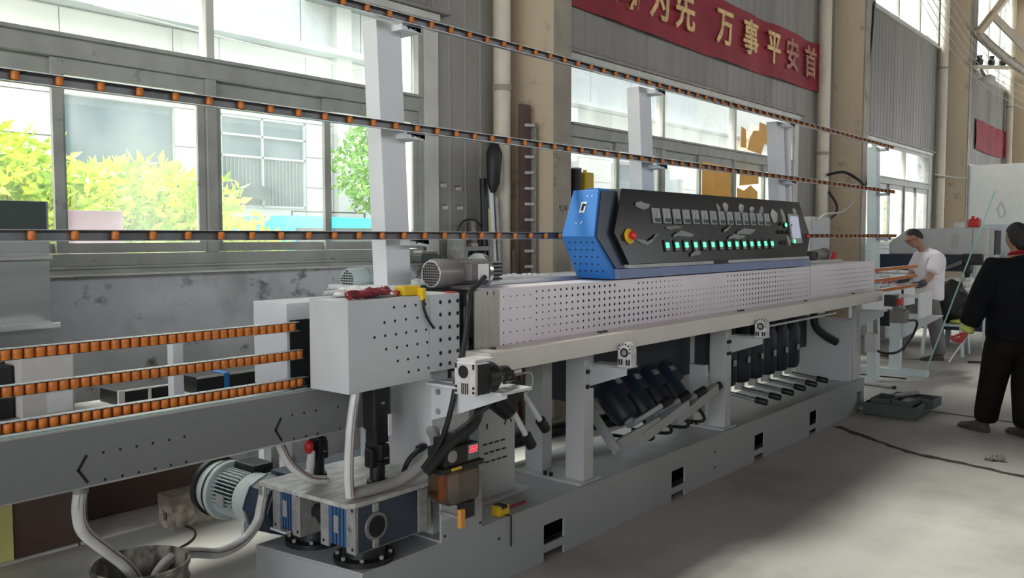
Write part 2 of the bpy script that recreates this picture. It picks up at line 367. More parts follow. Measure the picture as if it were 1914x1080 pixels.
# corrugated cladding sheets fixed on the wall above and between the windows
def clad_sheet(x0, x1, z0, z1):
    prof = []; x = x0; p = 0.19
    while x < x1 - 1e-3:
        for dx, dy in ((0, 0), (0.008, -0.006), (0.022, -0.006), (0.030, 0.0)):
            if x + dx < x1: prof.append((x+dx, WY-0.012+dy))
        x += p
    prof.append((x1, WY-0.012))
    vs = []; fs = []
    for (px, py) in prof: vs += [(px, py, z0), (px, py, z1)]
    n = len(prof)
    fs = [(2*i, 2*i+2, 2*i+3, 2*i+1) for i in range(n-1)]
    k = len(vs); vs += [(px, WY-0.002, z) for (px, py) in (prof[0], prof[-1]) for z in (z0, z1)]
    fs += [(k, 0, 1, k+1), (2*n-2, k+2, k+3, 2*n-1)]
    return MB().add(vs, fs)
xs = -6.9
def covered(x0, x1):
    segs = [(TOP+0.12, 8.9)]
    for a, b, c, d in HIGH:
        if x0 < b+0.02 and x1 > a-0.02: segs = [(TOP+0.12, c-0.08), (d+0.06, 8.9)]
    return segs
edges = sorted({-6.9, 33.5, *[v for a, b, c, d in HIGH for v in (a-0.04, b+0.04)], *[a-0.06 for a, b in WINS], *[b+0.06 for a, b in WINS]})
for a, b in zip(edges[:-1], edges[1:]):
    if b-a < 0.05: continue
    n = max(1, round((b-a)/1.5))
    for i in range(n):
        u, v = a+(b-a)*i/n+0.003, a+(b-a)*(i+1)/n-0.003
        mid = (u+v)/2
        low = not any(p-0.05 < mid < q+0.05 for p, q in WINS)
        for (z0, z1) in covered(u, v):
            if low and z0 < 4: z0 = 1.46
            clad_sheet(u, v, z0, z1).build('cladding_sheet', 'clad', wl)

for (tx, tz) in ((5.12, 2.02), (5.30, 2.0), (5.14, 1.84), (5.32, 1.84)): B('torn_slot', 'cardboard', wl, (tx, tx+0.07, WY-0.022, WY-0.019, tz, tz+0.03)); B('torn_slot', 'dark', wl, (tx, tx+0.05, WY-0.0225, WY-0.019, tz+0.03, tz+0.036))
# windows
def window(idx, x0, x1, mull, dirty):
    wn = empty('window_%d' % idx, (x0, WY, SILL), kind='structure')
    yf0, yf1 = WY-0.03, WY+0.05
    # outer frame, trims, transom
    B('frame', 'frame', wn, (x0, x0+0.06, yf0, yf1, SILL-0.02, TOP), (x1-0.06, x1, yf0, yf1, SILL-0.02, TOP), (x0+0.06, x1-0.06, yf0, yf1, SILL-0.02, SILL+0.05), (x0+0.06, x1-0.06, yf0, yf1, TOP-0.05, TOP), bevel=0.004)
    B('reveal', 'frame_light', wn, (x1, x1+0.16, WY-0.035, WY-0.002, 1.40, TOP+0.05), (x0-0.10, x0, WY-0.035, WY-0.002, 1.40, TOP+0.05), bevel=0.004)
    B('head_trim', 'frame_light', wn, (x0-0.1, x1+0.16, WY-0.06, WY-0.002, TOP+0.005, TOP+0.06), bevel=0.004)
    B('head_flashing', 'clad', wn, (x0-0.2, x1+0.25, WY-0.10, WY-0.002, TOP+0.065, TOP+0.085))
    B('sill', 'frame', wn, (x0-0.05, x1+0.1, WY-0.07, WY+0.02, 1.435, 1.448), bevel=0.003)
    B('sill_drip', 'frame_light', wn, (x0-0.05, x1+0.1, WY-0.09, WY-0.002, 1.395, 1.405))
    B('sill_band', 'frame', wn, (x0-0.05, x1+0.1, WY-0.05, WY-0.002, 1.405, 1.435))
    B('transom', 'frame', wn, (x0+0.06, x1-0.06, WY-0.045, yf1, TRANS0, TRANS1), bevel=0.006)
    B('transom_edge', 'frame', wn, (x0+0.06, x1-0.06, WY-0.075, WY-0.045, TRANS1-0.015, TRANS1+0.005))
    xsn = [x0+0.06]+mull+[x1-0.06]
    for mx in mull:
        B('mullion', 'frame', wn, (mx-0.035, mx+0.035, WY-0.04, yf1, SILL+0.05, TRANS0), bevel=0.004)
        B('mullion', 'frame_light', wn, (mx-0.025, mx+0.03, WY-0.035, yf1, TRANS1, TOP-0.05), bevel=0.004)
    for i in range(len(xsn)-1):
        a, b = xsn[i]+(0.035 if i else 0), xsn[i+1]-(0.035 if i < len(xsn)-2 else 0)
        m_ = MB().box(a, b, WY+0.018, WY+0.022, TRANS1, TOP-0.05); m_.build('pane', 'glass' if dirty[i] else 'glass_clean', wn)
        c = (a+b)/2
        for k, (u, v, yy) in enumerate(((a+0.003, c+0.05, WY+0.028), (c-0.03, b-0.003, WY-0.004))):
            s_ = MB().plate(u, v, SILL+0.053, TRANS0-0.003, yy-0.014, yy+0.014, [(u+0.055, v-0.05, SILL+0.11, TRANS0-0.09)])
            sa = s_.build('sash', 'frame', wn)
            MB().box(u+0.055, v-0.05, yy-0.002, yy+0.002, SILL+0.11, TRANS0-0.09).build('sash_pane', 'glass' if (dirty[i] and k == 0) or (i + k) % 3 == 2 else 'glass_clean', sa)
    return wn
w1 = window(1, -0.75, 4.93, [1.2, 3.05], (0, 0, 1))
w2 = window(2, 6.85, 12.55, [8.72, 10.57], (1, 1, 0))
w3 = window(3, 14.45, 20.05, [16.4, 18.25], (0, 1, 0))
window(4, 22.0, 27.6, [23.9, 25.75], (1, 1, 1))
for k, (a, b, c, d) in enumerate(HIGH):
    hw = empty('window_%d' % (5+k), (a, WY, c), kind='structure')
    B('frame', 'frame_light', hw, (a, a+0.06, WY-0.03, WY+0.05, c, d), (b-0.06, b, WY-0.03, WY+0.05, c, d), (a, b, WY-0.03, WY+0.05, c-0.05, c+0.03), (a, b, WY-0.03, WY+0.05, d-0.05, d))
    B('sill', 'frame_light', hw, (a-0.08, b+0.08, WY-0.08, WY, c-0.09, c-0.05))
    q = (b-a)/3
    for j in range(1, 3): B('mullion', 'frame_light', hw, (a+q*j-0.04, a+q*j+0.04, WY-0.03, WY+0.05, c+0.03, d-0.05))
    for j in range(3):
        MB().box(a+q*j+0.045, a+q*(j+1)-0.045, WY+0.015, WY+0.02, c+0.03, d-0.05).build('pane', 'glass_clean', hw)

# roof and other walls (unseen doorways and high openings, shaped for the daylight they let in)
m = MB()
B('ceiling', 'roof', None, (-7, 34, -13, 5.22, 9.0, 9.1), kind='structure')
MB().plate(-7, 34, -0.1, 9.0, -13.1, -13.0, [(-6.5+6.6*k, -0.3+6.6*k, 5.0, 7.4) for k in range(6)]).build('wall_right', 'clad', None, kind='structure')
def yzplate(x0, x1, y0, y1, z0, z1, hs):
    m = MB().plate(y0, y1, z0, z1, x0, x1, hs)
    m.v = [Vector((v.y, v.x, v.z)) for v in m.v]; m.f = [tuple(reversed(f)) for f in m.f]; return m
yzplate(-7.1, -7.0, -13, 5.2, -0.1, 9.0, [(-6.5, 3.6, -0.1, 5.2)]).build('wall_back', 'clad', None, kind='structure')
yzplate(34.0, 34.1, -13, 5.2, -0.1, 9.0, [(-9, 1.5, -0.1, 5.0)]).build('wall_front', 'clad', None, kind='structure')
B('ground', 'asphalt', None, (-30, 60, -40, 40, -0.32, -0.14), kind='structure')

# steel columns with drain pipes
COLS = [(6.04, 'nearest beige steel column, left of the second window, stained and chalk-marked'),
        (14.17, 'beige steel column behind the right end of the control console'),
        (21.25, 'beige steel column left of the upper white panel partition'),
        (28.6, 'farthest beige steel column at the right edge of the picture'), (-1.9, 'beige steel column left of the first window')]
for i, (cx, lb) in enumerate(COLS):
    c = empty('steel_column', (cx+0.12, 4.75, 0), lb, 'column', 'steel columns along the window wall')
    B('flange', 'columngrey', c, (cx, cx+0.24, 4.5, 4.52, 0.02, 8.95), bevel=0.003)
    B('web', 'column', c, (cx+0.004, cx+0.236, 4.52, 4.992, 0.02, 8.95), bevel=0.002)
    B('base_plate', 'columngrey', c, (cx-0.05, cx+0.29, 4.45, 4.58, 0.0, 0.02))
    px = cx-0.28 if i == 0 else cx-0.75
    pl = ['cream drain pipe with small printed text beside the nearest column', 'cream drain pipe left of the column behind the console', 'cream drain pipe left of the column by the whiteboard', 'cream drain pipe left of the farthest column', 'cream drain pipe beside the column left of the first window'][i]
    p = empty('drain_pipe', (px, 4.86, 0.02), pl, 'pipe', 'drain pipes beside the columns')
    MB().cyl((px, 4.86, 0.02), (px, 4.86, 8.9), 0.075 if i == 0 else 0.09, n=20).build('pipe', 'pipe', p, smooth=True)
    for z in (1.1, 2.86, 5.2, 7.3):
        MB().cyl((px, 4.86, z), (px, 4.86, z+0.05), 0.085 if i == 0 else 0.10, n=20).build('pipe_clip', 'columngrey', p, smooth=True)
    if i == 0:
        mw = Matrix.Translation((px-0.045, 4.798, 2.15)) @ Matrix.Rotation(math.radians(-38), 4, 'Z') @ Matrix.Rotation(math.radians(90), 4, 'X') @ Matrix.Rotation(math.radians(-90), 4, 'Z')
        text_mesh('lettering', '- - --- ---- --- -- - ---- -- -', 0.035, 0.001, 'black', p, mw)
        mw = Matrix.Translation((cx+0.12, 4.498, 1.86)) @ Matrix.Rotation(math.radians(90), 4, 'X')
        text_mesh('lettering', '9.24', 0.07, 0.001, 'blackmetal', c, mw)

# roof truss piece at upper right
t = empty('trim_5', (22.5, 4.4, 6.2), kind='structure')
MB().beam((21.4, 4.4, 6.05), (21.9, 4.2, 6.55), 0.12, 0.14).beam((21.9, 4.2, 6.55), (21.6, 2.4, 8.9), 0.12, 0.14).build('brace', 'column', t)
MB().beam((21.9, 4.25, 6.55), (22.4, 3.0, 5.0), 0.10, 0.14).build('strut', 'pipe', t)
B('crane_beam', 'column', t, (-6.9, 33.9, 4.0, 4.35, 7.9, 8.3))
MB().tube([(21.4, 4.45, 6.1), (23.5, 4.3, 5.9), (27.0, 4.2, 5.9), (29, 4.2, 6.2)], 0.10, n=10).build('canvas_roll', 'columngrey', t, smooth=True)

# banner
bn = empty('banner', (10.3, 4.94, 3.86), 'long red cloth banner with peeling gold Chinese lettering above the second window', 'banner')
def clothstrip(x0, x1, z0, z1, y, n=40, amp=0.02, sag=0.05):
    vs = []; fs = []
    for i in range(n+1):
        t = i/n; x = x0+(x1-x0)*t; yy = y+amp*math.sin(t*23)+amp*0.5*math.sin(t*51); s = sag*4*t*(1-t)
        for k in range(5): vs.append((x, yy+0.01*math.sin(k*2+t*30), z1-s*0.4-(z1-z0)*k/4-s*(k/4)*0.3))
    for i in range(n):
        for k in range(4): a = i*5+k; fs.append((a, a+1, a+6, a+5))
    m = MB(); m.add(vs, fs)
    m.add([(p[0], p[1]+0.004, p[2]) for p in vs], [tuple(reversed(f)) for f in fs]); return m
clothstrip(6.9, 13.75, 3.84, 4.55, 4.94).build('cloth', 'banner', bn, smooth=True)
chars = [('以', 7.25, 0), ('勤', 7.85, 1), ('为', 8.5, 1), ('先', 9.08, 1), ('万', 10.1, 1), ('事', 10.85, 1), ('平', 11.6, 1), ('安', 12.25, 0), ('首', 12.95, 0)]
for chs, x, full in chars:
    mw = Matrix.Translation((x, 4.90, 4.17)) @ Matrix.Rotation(math.radians(90), 4, 'X') @ Matrix.Scale(1.15, 4)
    o = text_mesh('letter', chs, 0.41, 0.004, 'gold' if full else 'goldfade', bn, mw, 0.008)
b2 = empty('banner', (26, 4.94, 3.86), 'small faded red banner on the far wall above the whiteboard', 'banner')
clothstrip(24.2, 28.0, 3.8, 4.55, 4.94, n=24).build('cloth', 'banner', b2, smooth=True)

# ================================================================== OUTSIDE
bl = empty('building', (8, 13, -0.14), 'white panelled building across the yard with grey windows', 'building')
def facade():
    YB = 13.0
    wins = [(5.6, 7.33, 1.95, 3.66), (8.15, 9.89, 2.12, 3.66), (14.5, 18.5, 1.6, 3.6), (20, 24, 1.6, 3.6)]
    xs_ = -6.0; k = 0
    MB().plate(-8, 34, -0.14, 7.6, YB+0.05, YB+0.3, wins).build('wall', 'facade', bl)
    m = MB()
    # panel sheets
    xe = [-8, -5.5, -3, -0.5, 2.0, 4.5, 5.6, 7.33, 8.15, 9.89, 10.5, 11.7, 13.1, 14.5, 16.5, 18.5, 20, 22, 24, 26.5, 29, 31.5, 34]
    ze = [-0.1, 0.8, 1.3, 1.95, 2.5, 3.05, 3.66, 4.3, 4.9]
    for a, b in zip(xe[:-1], xe[1:]):
        for c, d in zip(ze[:-1], ze[1:]):
            cx_, cz_ = (a+b)/2, (c+d)/2
            if any(p < cx_ < q and r < cz_ < s for p, q, r, s in wins): continue
            B('facade_panel', 'facade', bl, (a+0.008, b-0.008, YB, YB+0.045, c+0.008, d-0.008))
    B('ledge', 'ledge', bl, (-8, 34, YB-0.35, YB+0.05, 4.92, 5.02))
    ze = [5.05, 6.3, 7.55]
    for a, b in zip([-8, -6, -4, -2, 0, 2, 4, 6, 8, 9.8, 11.2, 13, 15, 17, 19, 21, 23, 25][:-1], [-6, -4, -2, 0, 2, 4, 6, 8, 9.8, 11.2, 13, 15, 17, 19, 21, 23, 25]):
        for c, d in zip(ze[:-1], ze[1:]):
            B('facade_panel', 'ledge', bl, (a+0.012, b-0.012, YB, YB+0.045, c+0.012, d-0.012))
    B('pilaster', 'facade', bl, (10.5, 10.85, YB-0.15, YB, -0.1, 7.6))
    B('window', 'greywin', bl, (5.6, 7.33, YB+0.08, YB+0.12, 1.95, 3.66))
    wn = B('window', 'greywin', bl, (8.15, 9.89, YB+0.08, YB+0.12, 2.12, 3.66))
    m = MB()
    for z in (2.13, 2.98, 3.34, 3.64): m.box(8.15, 9.89, YB+0.03, YB+0.08, z-0.018, z+0.018)
    for x in (8.17, 8.98, 9.87): m.box(x-0.018, x+0.018, YB+0.03, YB+0.08, 2.12, 3.66)
    m.build('window_bars', 'ledge', wn)
    m = MB(); x = 8.2
    while x < 9.84: m.box(x, x+0.016, YB+0.06, YB+0.08, 2.15, 3.0); x += 0.075
    m.build('blind_slats', 'blindslat', wn, kind='stuff')
    ac = B('air_conditioner', 'carglass', bl, (8.4, 9.0, YB-0.1, YB+0.1, 2.25, 2.48))
    B('window', 'greywin', bl, (14.5, 18.5, YB+0.08, YB+0.12, 1.6, 3.6)); B('window', 'greywin', bl, (20, 24, YB+0.08, YB+0.12, 1.6, 3.6))
    B('canopy', 'motorgrey', bl, (9.9, 12.6, YB-0.5, YB, 5.85, 5.95))
facade()
MB().tube([(5, 11.2, 4.55), (8, 11.2, 4.42), (11, 11.2, 4.38), (16, 11.2, 4.6)], 0.012, n=5).build('overhead_cable', 'cast', None)
tag(bpy.data.objects['overhead_cable'], 'thin overhead cable strung across the yard outside', 'cable')

def leaves(name, pts, n, size, material, parent, seed=1):
    rnd = random.Random(seed); m = MB()
    for i in range(n):
        c = pts(rnd); d = Vector((rnd.uniform(-1, 1), rnd.uniform(-1, 0.4), rnd.uniform(-0.5, 1))).normalized()
        r = d.cross(Vector((rnd.uniform(-1, 1), rnd.uniform(-1, 1), rnd.uniform(-1, 1)))).normalized(); s = size*rnd.uniform(0.6, 1.3)
        n_ = d.cross(r)*s*0.12
        m.add([c, c+d*s*0.45+r*s*0.2+n_, c+d*s, c+d*s*0.45-r*s*0.2+n_, c+d*s*0.5], [(0, 4, 1), (4, 2, 1), (0, 3, 4), (4, 3, 2)])
    o = m.build(name, material, parent, kind='stuff'); return o
hg = empty('hedge', (2.5, 7.6, -0.14), 'bushy yellow-green hedge growing outside the first window', 'hedge')
def hp(r):
    x = r.uniform(-2.0, 5.2); top = 2.30+0.12*math.sin(x*3.1)+0.06*math.sin(x*7.3)
    if x > 4.0: top -= (x-4.0)*0.62
    y = 7.0+r.random()**0.7*1.4
    z = top - abs(r.gauss(0, 0.32)) if r.random() < 0.6 else r.uniform(0.6, top-0.1)
    return Vector((x, y - 0.0, z))
leaves('foliage', hp, 19000, 0.13, 'leaf', hg, 3)
m = MB(); rn = random.Random(5)
for i in range(60):
    x = rn.uniform(-1.8, 4.9); y = rn.uniform(7.3, 8.0); h = 2.0 - max(0, x-4)*0.6
    m.tube([(x, y, -0.14), (x+rn.uniform(-.2, .2), y+rn.uniform(-.2, .2), h*0.5), (x+rn.uniform(-.4, .4), y+rn.uniform(-.3, .3), h)], 0.014, n=5, smooth=2, taper=0.3)
m.build('stems', 'wood', hg, kind='stuff')
def tree(loc, r, z0, z1, lb, n, seed, matn='leafdark', size=0.11):
    t_ = empty('young_tree', (loc[0], loc[1], -0.14), lb, 'tree', 'young trees in the yard')
    MB().tube([(loc[0], loc[1], -0.14), (loc[0]+0.05, loc[1], z0), (loc[0], loc[1], z1-0.1)], 0.04, n=8, taper=0.3).build('trunk', 'wood', t_)
    def f(q):
        a = q.uniform(0, 2*PI); zz = q.uniform(z0, z1); rr = r*math.sqrt(q.random())*math.sin(PI*min(0.95, max(0.08, (zz-z0)/(z1-z0))))**0.6
        return Vector((loc[0]+rr*math.cos(a), loc[1]+rr*math.sin(a), zz))
    leaves('foliage', f, n, size, matn, t_, seed)
tree((7.1, 8.0), 0.55, 1.9, 3.0, 'small green tree seen past the first window post', 1500, 11)
tree((11.3, 8.5), 0.8, 0.8, 2.35, 'light green shrub tree outside the second window', 1800, 12, 'leaf')
tree((25.6, 7.5), 0.9, 0.5, 2.6, 'sunlit yellow-green tree outside the third window', 2200, 13, 'leaf', 0.16)
def car(x, y, lb):
    c = empty('van', (x, y, -0.14), lb, 'car', 'teal vans parked in the yard')
    prof = [(0, 0.25), (0, 1.0), (0.08, 1.15), (0.55, 1.30), (1.05, 1.83), (1.3, 1.92), (3.6, 1.90), (3.85, 1.75), (3.95, 1.1), (3.95, 0.25)]
    MB().prism([(x+a*0.62, y, z*1.0) for a, z in prof], (0, 1.6, 0)).build('body', 'teal', c, bevel=0.05, smooth=True)
    B('side_window', 'carglass', c, (x+0.75, x+1.35, y-0.006, y+0.02, 1.32, 1.74), (x+1.42, x+2.2, y-0.006, y+0.02, 1.32, 1.74))
    B('roof_rack', 'blackmetal', c, (x+0.8, x+2.2, y+0.15, y+0.17, 1.97, 1.99), (x+0.8, x+0.82, y+0.15, y+0.17, 1.88, 1.98), (x+2.18, x+2.2, y+0.15, y+0.17, 1.88, 1.98))
    for wx in (0.45, 1.95):
        MB().cyl((x+wx, y-0.02, 0.18), (x+wx, y+0.2, 0.18), 0.31, n=20).build('wheel', 'black', c)
car(6.95, 10.4, 'teal van outside, left one seen through the first window')
car(9.75, 10.6, 'teal van outside, right one seen beside the hedge')
pb = empty('signboard', (2.38, 5.4, 0), 'pale pink board standing outside against the window', 'board')
B('board', 'pinkboard', pb, (2.27, 2.66, 5.36, 5.375, 1.35, 1.775), bevel=0.002); B('stake', 'wood', pb, (2.44, 2.48, 5.376, 5.40, -0.14, 1.6))

# ================================================================== THE GLASS EDGING MACHINE
FY = 2.565
mc = empty('edging_machine', (5.2, 2.85, 0), 'long off-white straight-line glass edging machine with perforated covers and underslung motors', 'machine')
# base: hollow box with lifting pockets
ph = [(3.36, 3.53, 0.085, 0.185), (3.36, 3.53, -0.01, 0.045), (4.645, 4.812, 0.08, 0.185), (4.645, 4.812, -0.01, 0.04),
      (5.85, 6.02, 0.08, 0.19), (5.85, 6.02, -0.01, 0.04), (6.915, 7.08, 0.08, 0.19), (6.915, 7.08, -0.01, 0.04), (8.08, 8.23, 0.08, 0.19), (8.08, 8.23, -0.01, 0.045)]
b = MB().plate(2.19, 8.28, 0.001, 0.29, FY, FY+0.01, ph)
b.add([(8.28, FY, 0.001), (8.28, 3.16, 0.001), (8.28, 3.16, 0.29), (8.28, FY, 0.29)], [(0, 1, 2, 3)])
b.add([(2.19, FY, 0.001), (2.11, 3.16, 0.001), (2.11, 3.16, 0.29), (2.19, FY, 0.29)], [(3, 2, 1, 0)])
b.add([(2.11, 3.16, 0.001), (8.28, 3.16, 0.001), (8.28, 3.16, 0.29), (2.11, 3.16, 0.29)], [(3, 2, 1, 0)])
b.build('base', 'paint_base', mc)
b = MB(); b.prism([(2.188, FY-0.002, 0.29), (8.284, FY-0.002, 0.29), (8.284, 3.162, 0.29), (2.108, 3.162, 0.29)], (0, 0, 0.012))
b.build('base_top', 'paint_base', mc, bevel=0.004)
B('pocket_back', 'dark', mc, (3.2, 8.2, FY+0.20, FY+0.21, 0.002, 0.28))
B('drain_plate', 'paint_base', mc, (2.62, 2.885, FY-0.012, FY-0.0005, 0.31, 0.56), (2.62, 2.885, FY-0.012, FY+0.2, 0.302, 0.312), bevel=0.002)
m = MB()
for x, z in ((2.64, 0.54), (2.64, 0.33), (2.87, 0.33), (2.74, 0.42), (3.0, 0.22), (5.2, 0.2), (5.2, 0.1)): m.cyl((x, FY-0.011, z), (x, FY-0.016, z), 0.006, n=8)
m.build('screws', 'blackmetal', mc, kind='stuff')

# left support column, right end support
B('end_support', 'paint', mc, (2.66, 2.90, 2.645, 3.12, 0.302, 1.30), bevel=0.004)
m = MB(); m.prism([(7.95, 2.60, 0.302), (7.95, 3.10, 0.302), (7.95, 3.10, 0.78), (7.95, 3.04, 0.86), (7.95, 2.60, 0.86)], (0.20, 0, 0))
m.build('end_support', 'paint', mc, bevel=0.003)
B('end_support_post', 'paint', mc, (8.05, 8.22, 2.585, 2.62, 0.302, 1.08), bevel=0.003)
# electrical cabinet with vent slots and printed arrows
cb = MB().box(3.14, 3.42, 2.80, 3.08, 0.315, 0.76).build('electric_cabinet', 'paint', mc, bevel=0.003)
B('cabinet_foot', 'paint', mc, (3.10, 3.50, 2.76, 3.1, 0.302, 0.315))
m = MB()
for r in range(3):
    for k in range(4): m.box(3.17+k*0.045+r*0.008, 3.20+k*0.045+r*0.008, 2.797, 2.8, 0.585-r*0.045, 0.592-r*0.045)
m.build('vent_slots', 'dark', cb, kind='stuff')
MB().tube([(3.335, 2.797, 0.665), (3.35, 2.797, 0.69), (3.375, 2.797, 0.69), (3.39, 2.797, 0.67)], 0.003, n=5).build('arrow', 'blackmetal', cb)
MB().tube([(3.20, 2.797, 0.665), (3.20, 2.797, 0.69)], 0.003, n=5).build('arrow', 'blackmetal', cb)

# legs: plate posts with a rear post, foot plate, head bolts and an arm reaching forward
def leg_pair(x, two=True):
    B('leg', 'paint', mc, (x-0.045, x+0.045, 2.60, 2.72, 0.314, 1.04), bevel=0.003)
    B('leg', 'paint', mc, (x-0.045, x+0.045, 2.88, 3.0, 0.314, 1.04), bevel=0.003)
    B('cross_head', 'paint', mc, (x-0.05, x+0.05, 2.58, 3.05, 1.04, 1.10))
    B('foot_plate', 'paint', mc, (x-0.10, x+0.10, 2.585, 3.08, 0.302, 0.314), bevel=0.002)
    m = MB()
    for yy in (2.80, 2.84): m.cyl((x-0.07, yy, 0.314), (x-0.07, yy, 0.335), 0.012, n=6)
    for z in (0.90, 0.82): m.cyl((x-0.02, 2.59, z), (x-0.02, 2.60, z), 0.013, n=6).cyl((x+0.02, 2.59, z), (x+0.02, 2.60, z), 0.013, n=6)
    m.build('bolts', 'blackmetal', mc, kind='stuff')
for x in (3.80, 5.48): leg_pair(x)
def arm(x, zb=0.82):
    m = MB(); m.prism([(x, 2.60, 0.94), (x, 2.37, 0.94), (x, 2.37, 0.90), (x, 2.60, zb)], (0.012, 0, 0)); m.box(x-0.0, x+0.10, 2.36, 2.60, 0.935, 0.945)
    m.build('arm_bracket', 'paint', mc, bevel=0.0015)
arm(3.80); arm(5.50); arm(8.15, 0.78)
m = MB(); m.prism([(2.655, 2.645, 1.0), (2.655, 2.22, 1.0), (2.655, 2.22, 0.965), (2.655, 2.48, 0.87), (2.655, 2.645, 0.82)], (0.01, 0, 0)); m.box(2.60, 2.80, 2.20, 2.62, 0.985, 0.997)
gb = m.build('arm_bracket', 'paint_white', mc, bevel=0.0015)
m = MB()
for z in (0.95, 0.865): m.cyl((2.648, 2.60, z), (2.655, 2.60, z), 0.014, n=6)
m.build('bolts', 'cast', gb, kind='stuff')

# front pressure beam and drive shaft beneath it
B('front_beam', 'paint_warm', mc, (2.785, 8.30, 2.42, 2.56, 1.028, 1.118), bevel=0.004)
m = MB()
for x in (2.9, 3.75, 3.80, 5.42, 5.47, 6.6, 7.7): m.cyl((x, 2.50, 1.118), (x, 2.50, 1.126), 0.014, n=8)
m.build('beam_bolts', 'blackmetal', mc, kind='stuff')
MB().cyl((2.74, 2.30, 1.05), (2.84, 2.30, 1.05), 0.013, n=12).build('drive_shaft', 'alu', mc, smooth=True)
B('inner_rail', 'paint', mc, (2.78, 8.1, 2.62, 2.66, 0.985, 1.02)); B('inner_beam', 'motorblack', mc, (2.9, 8.0, 2.70, 3.05, 1.03, 1.09))

# three worm gearboxes on the arms
def worm(x, big=False):
    g = MB(); zc = 1.01
    poly = [(x, 2.335, 0.945), (x, 2.335, 1.03)]
    for k in range(9): a = PI*k/8; poly.append((x, 2.375-0.04*math.cos(a), 1.03+0.042*math.sin(a)))
    poly.append((x, 2.415, 0.945))
    r = g.prism(poly, (0.055, 0, 0)).build('worm_gearbox', 'castwhite', mc, bevel=0.002)
    m = MB()
    m.lathe((x+0.0005, 2.375, 1.020), (-1, 0, 0), [(0, 0.024), (0.003, 0.024)], 20)
    m.build('bearing_ring', 'black', r, smooth=True)
    MB().lathe((x-0.0025, 2.375, 1.020), (-1, 0, 0), [(0, 0.014), (0.002, 0.014), (0.002, 0.008), (0.0005, 0.008)], 16).build('inner_ring', 'cast', r, smooth=True)
    m = MB()
    for k in range(7):
        a = PI*(k-0.5)/6; m.cyl((x-0.001, 2.375-0.034*math.cos(a), 1.030+0.036*math.sin(a)), (x-0.004, 2.375-0.034*math.cos(a), 1.030+0.036*math.sin(a)), 0.005, n=6)
    for yy in (2.345, 2.36, 2.39, 2.405): m.box(x-0.002, x+0.002, yy-0.005, yy+0.005, 0.955, 0.985)
    m.build('casting_pockets', 'black', r, kind='stuff')
worm(3.79); worm(5.48)
wx = 2.475
g = MB().box(wx, wx+0.085, 2.225, 2.335, 0.998, 1.125).box(wx+0.01, wx+0.13, 2.235, 2.33, 1.128, 1.138).box(wx+0.01, wx+0.075, 2.235, 2.325, 1.12, 1.13).build('worm_gearbox', 'castwhite', mc, bevel=0.003)
m = MB().lathe((wx+0.001, 2.287, 1.090), (-1, 0, 0), [(0, 0.026), (0.003, 0.026)], 20)
m.build('bearing_ring', 'black', g)
m = MB()
for yy in (2.234, 2.326):
    for z in (1.012, 1.03, 1.108, 1.118): m.cyl((wx+0.001, yy, z), (wx-0.002, yy, z), 0.006, n=8)
for yy in (2.262, 2.272, 2.282, 2.292): m.box(wx-0.002, wx+0.001, yy, yy+0.005, 1.003, 1.045)
m.box(wx+0.014, wx+0.085, 2.2225, 2.2255, 1.002, 1.120)
m.build('casting_pockets', 'black', g, kind='stuff')
MB().lathe((wx+0.085, 2.275, 1.055), (1, 0, 0), [(0, 0.062), (0.06, 0.062), (0.07, 0.056), (0.072, 0.045), (0.13, 0.03), (0.132, 0.034), (0.16, 0.034), (0.16, 0.012), (0.2, 0.012)], 28).build('input_flange', 'blackmetal', g, smooth=True)
m = MB()
for k in range(6): a = k*PI/3; m.cyl((wx+0.157, 2.275+0.05*math.cos(a), 1.055+0.05*math.sin(a)), (wx+0.162, 2.275+0.05*math.cos(a), 1.055+0.05*math.sin(a)), 0.006, n=6)
m.build('bolts', 'cast', g, kind='stuff')

# long perforated cover
cov = MB().box(3.025, 6.86, FY, FY+0.012, 1.092, 1.378).box(6.864, 8.50, FY, FY+0.012, 1.092, 1.384).box(3.025, 8.50, FY+0.012, 2.88, 1.366, 1.378).build('perforated_cover', 'paint_mauve', mc, bevel=0.0015)
pts = []; rad = []
nx = 0
x = 3.05
while x < 8.47:
    for r in range(5 if x < 3.27 else 8 if x < 6.86 else 6):
        z = 1.118+r*0.0555 if x < 3.27 else 1.112+r*0.0345 if x < 6.86 else 1.13+r*0.04
        if abs(x-6.86) < 0.02: continue
        if 4.75 < x < 5.35 and r in (6, 7): continue
        if 4.0 < x < 4.2 and r == 7: continue
        pts.append((x, FY+0.0002, z)); rad.append((0.0060 if x < 6.86 else 0.0045)+0.0022*math.sin(x*3.3+r*0.2))
    x += 0.0495
discs(pts, rad, (0, -0.0008, 0), 7).build('perforations', 'dark', cov, kind='stuff')
B('cover_seam', 'dark', cov, (6.860, 6.8635, FY-0.0004, FY+0.001, 1.15, 1.384))
ap = MB().box(2.855, 3.024, FY+0.001, FY+0.010, 1.092, 1.376).build('plain_cover', 'alu_plate', mc, bevel=0.0015)
tag(ap, label='plain brushed metal cover plate')
m = MB().box(2.935, 2.94, FY-0.0005, FY+0.001, 1.355, 1.37).box(2.98, 2.985, FY-0.0005, FY+0.001, 1.352, 1.37); m.build('slots', 'dark', ap)
B('gap_wall', 'motorblack', mc, (2.76, 2.86, 2.64, 2.66, 0.99, 1.37))
# small cover with large holes
sc = MB().box(2.571, 2.752, FY, FY+0.012, 1.048, 1.374).box(2.571, 2.752, FY+0.012, 2.80, 1.362, 1.374).build('perforated_cover', 'paint', mc, bevel=0.0015)
pts = [(2.634+dx, FY+0.0002, z) for z in (1.34, 1.287, 1.231, 1.179, 1.123, 1.074) for dx in (0, 0.056, 0.107)]
discs(pts, 0.0088, (0, -0.0008, 0), 12).build('perforations', 'dark', sc, kind='stuff')
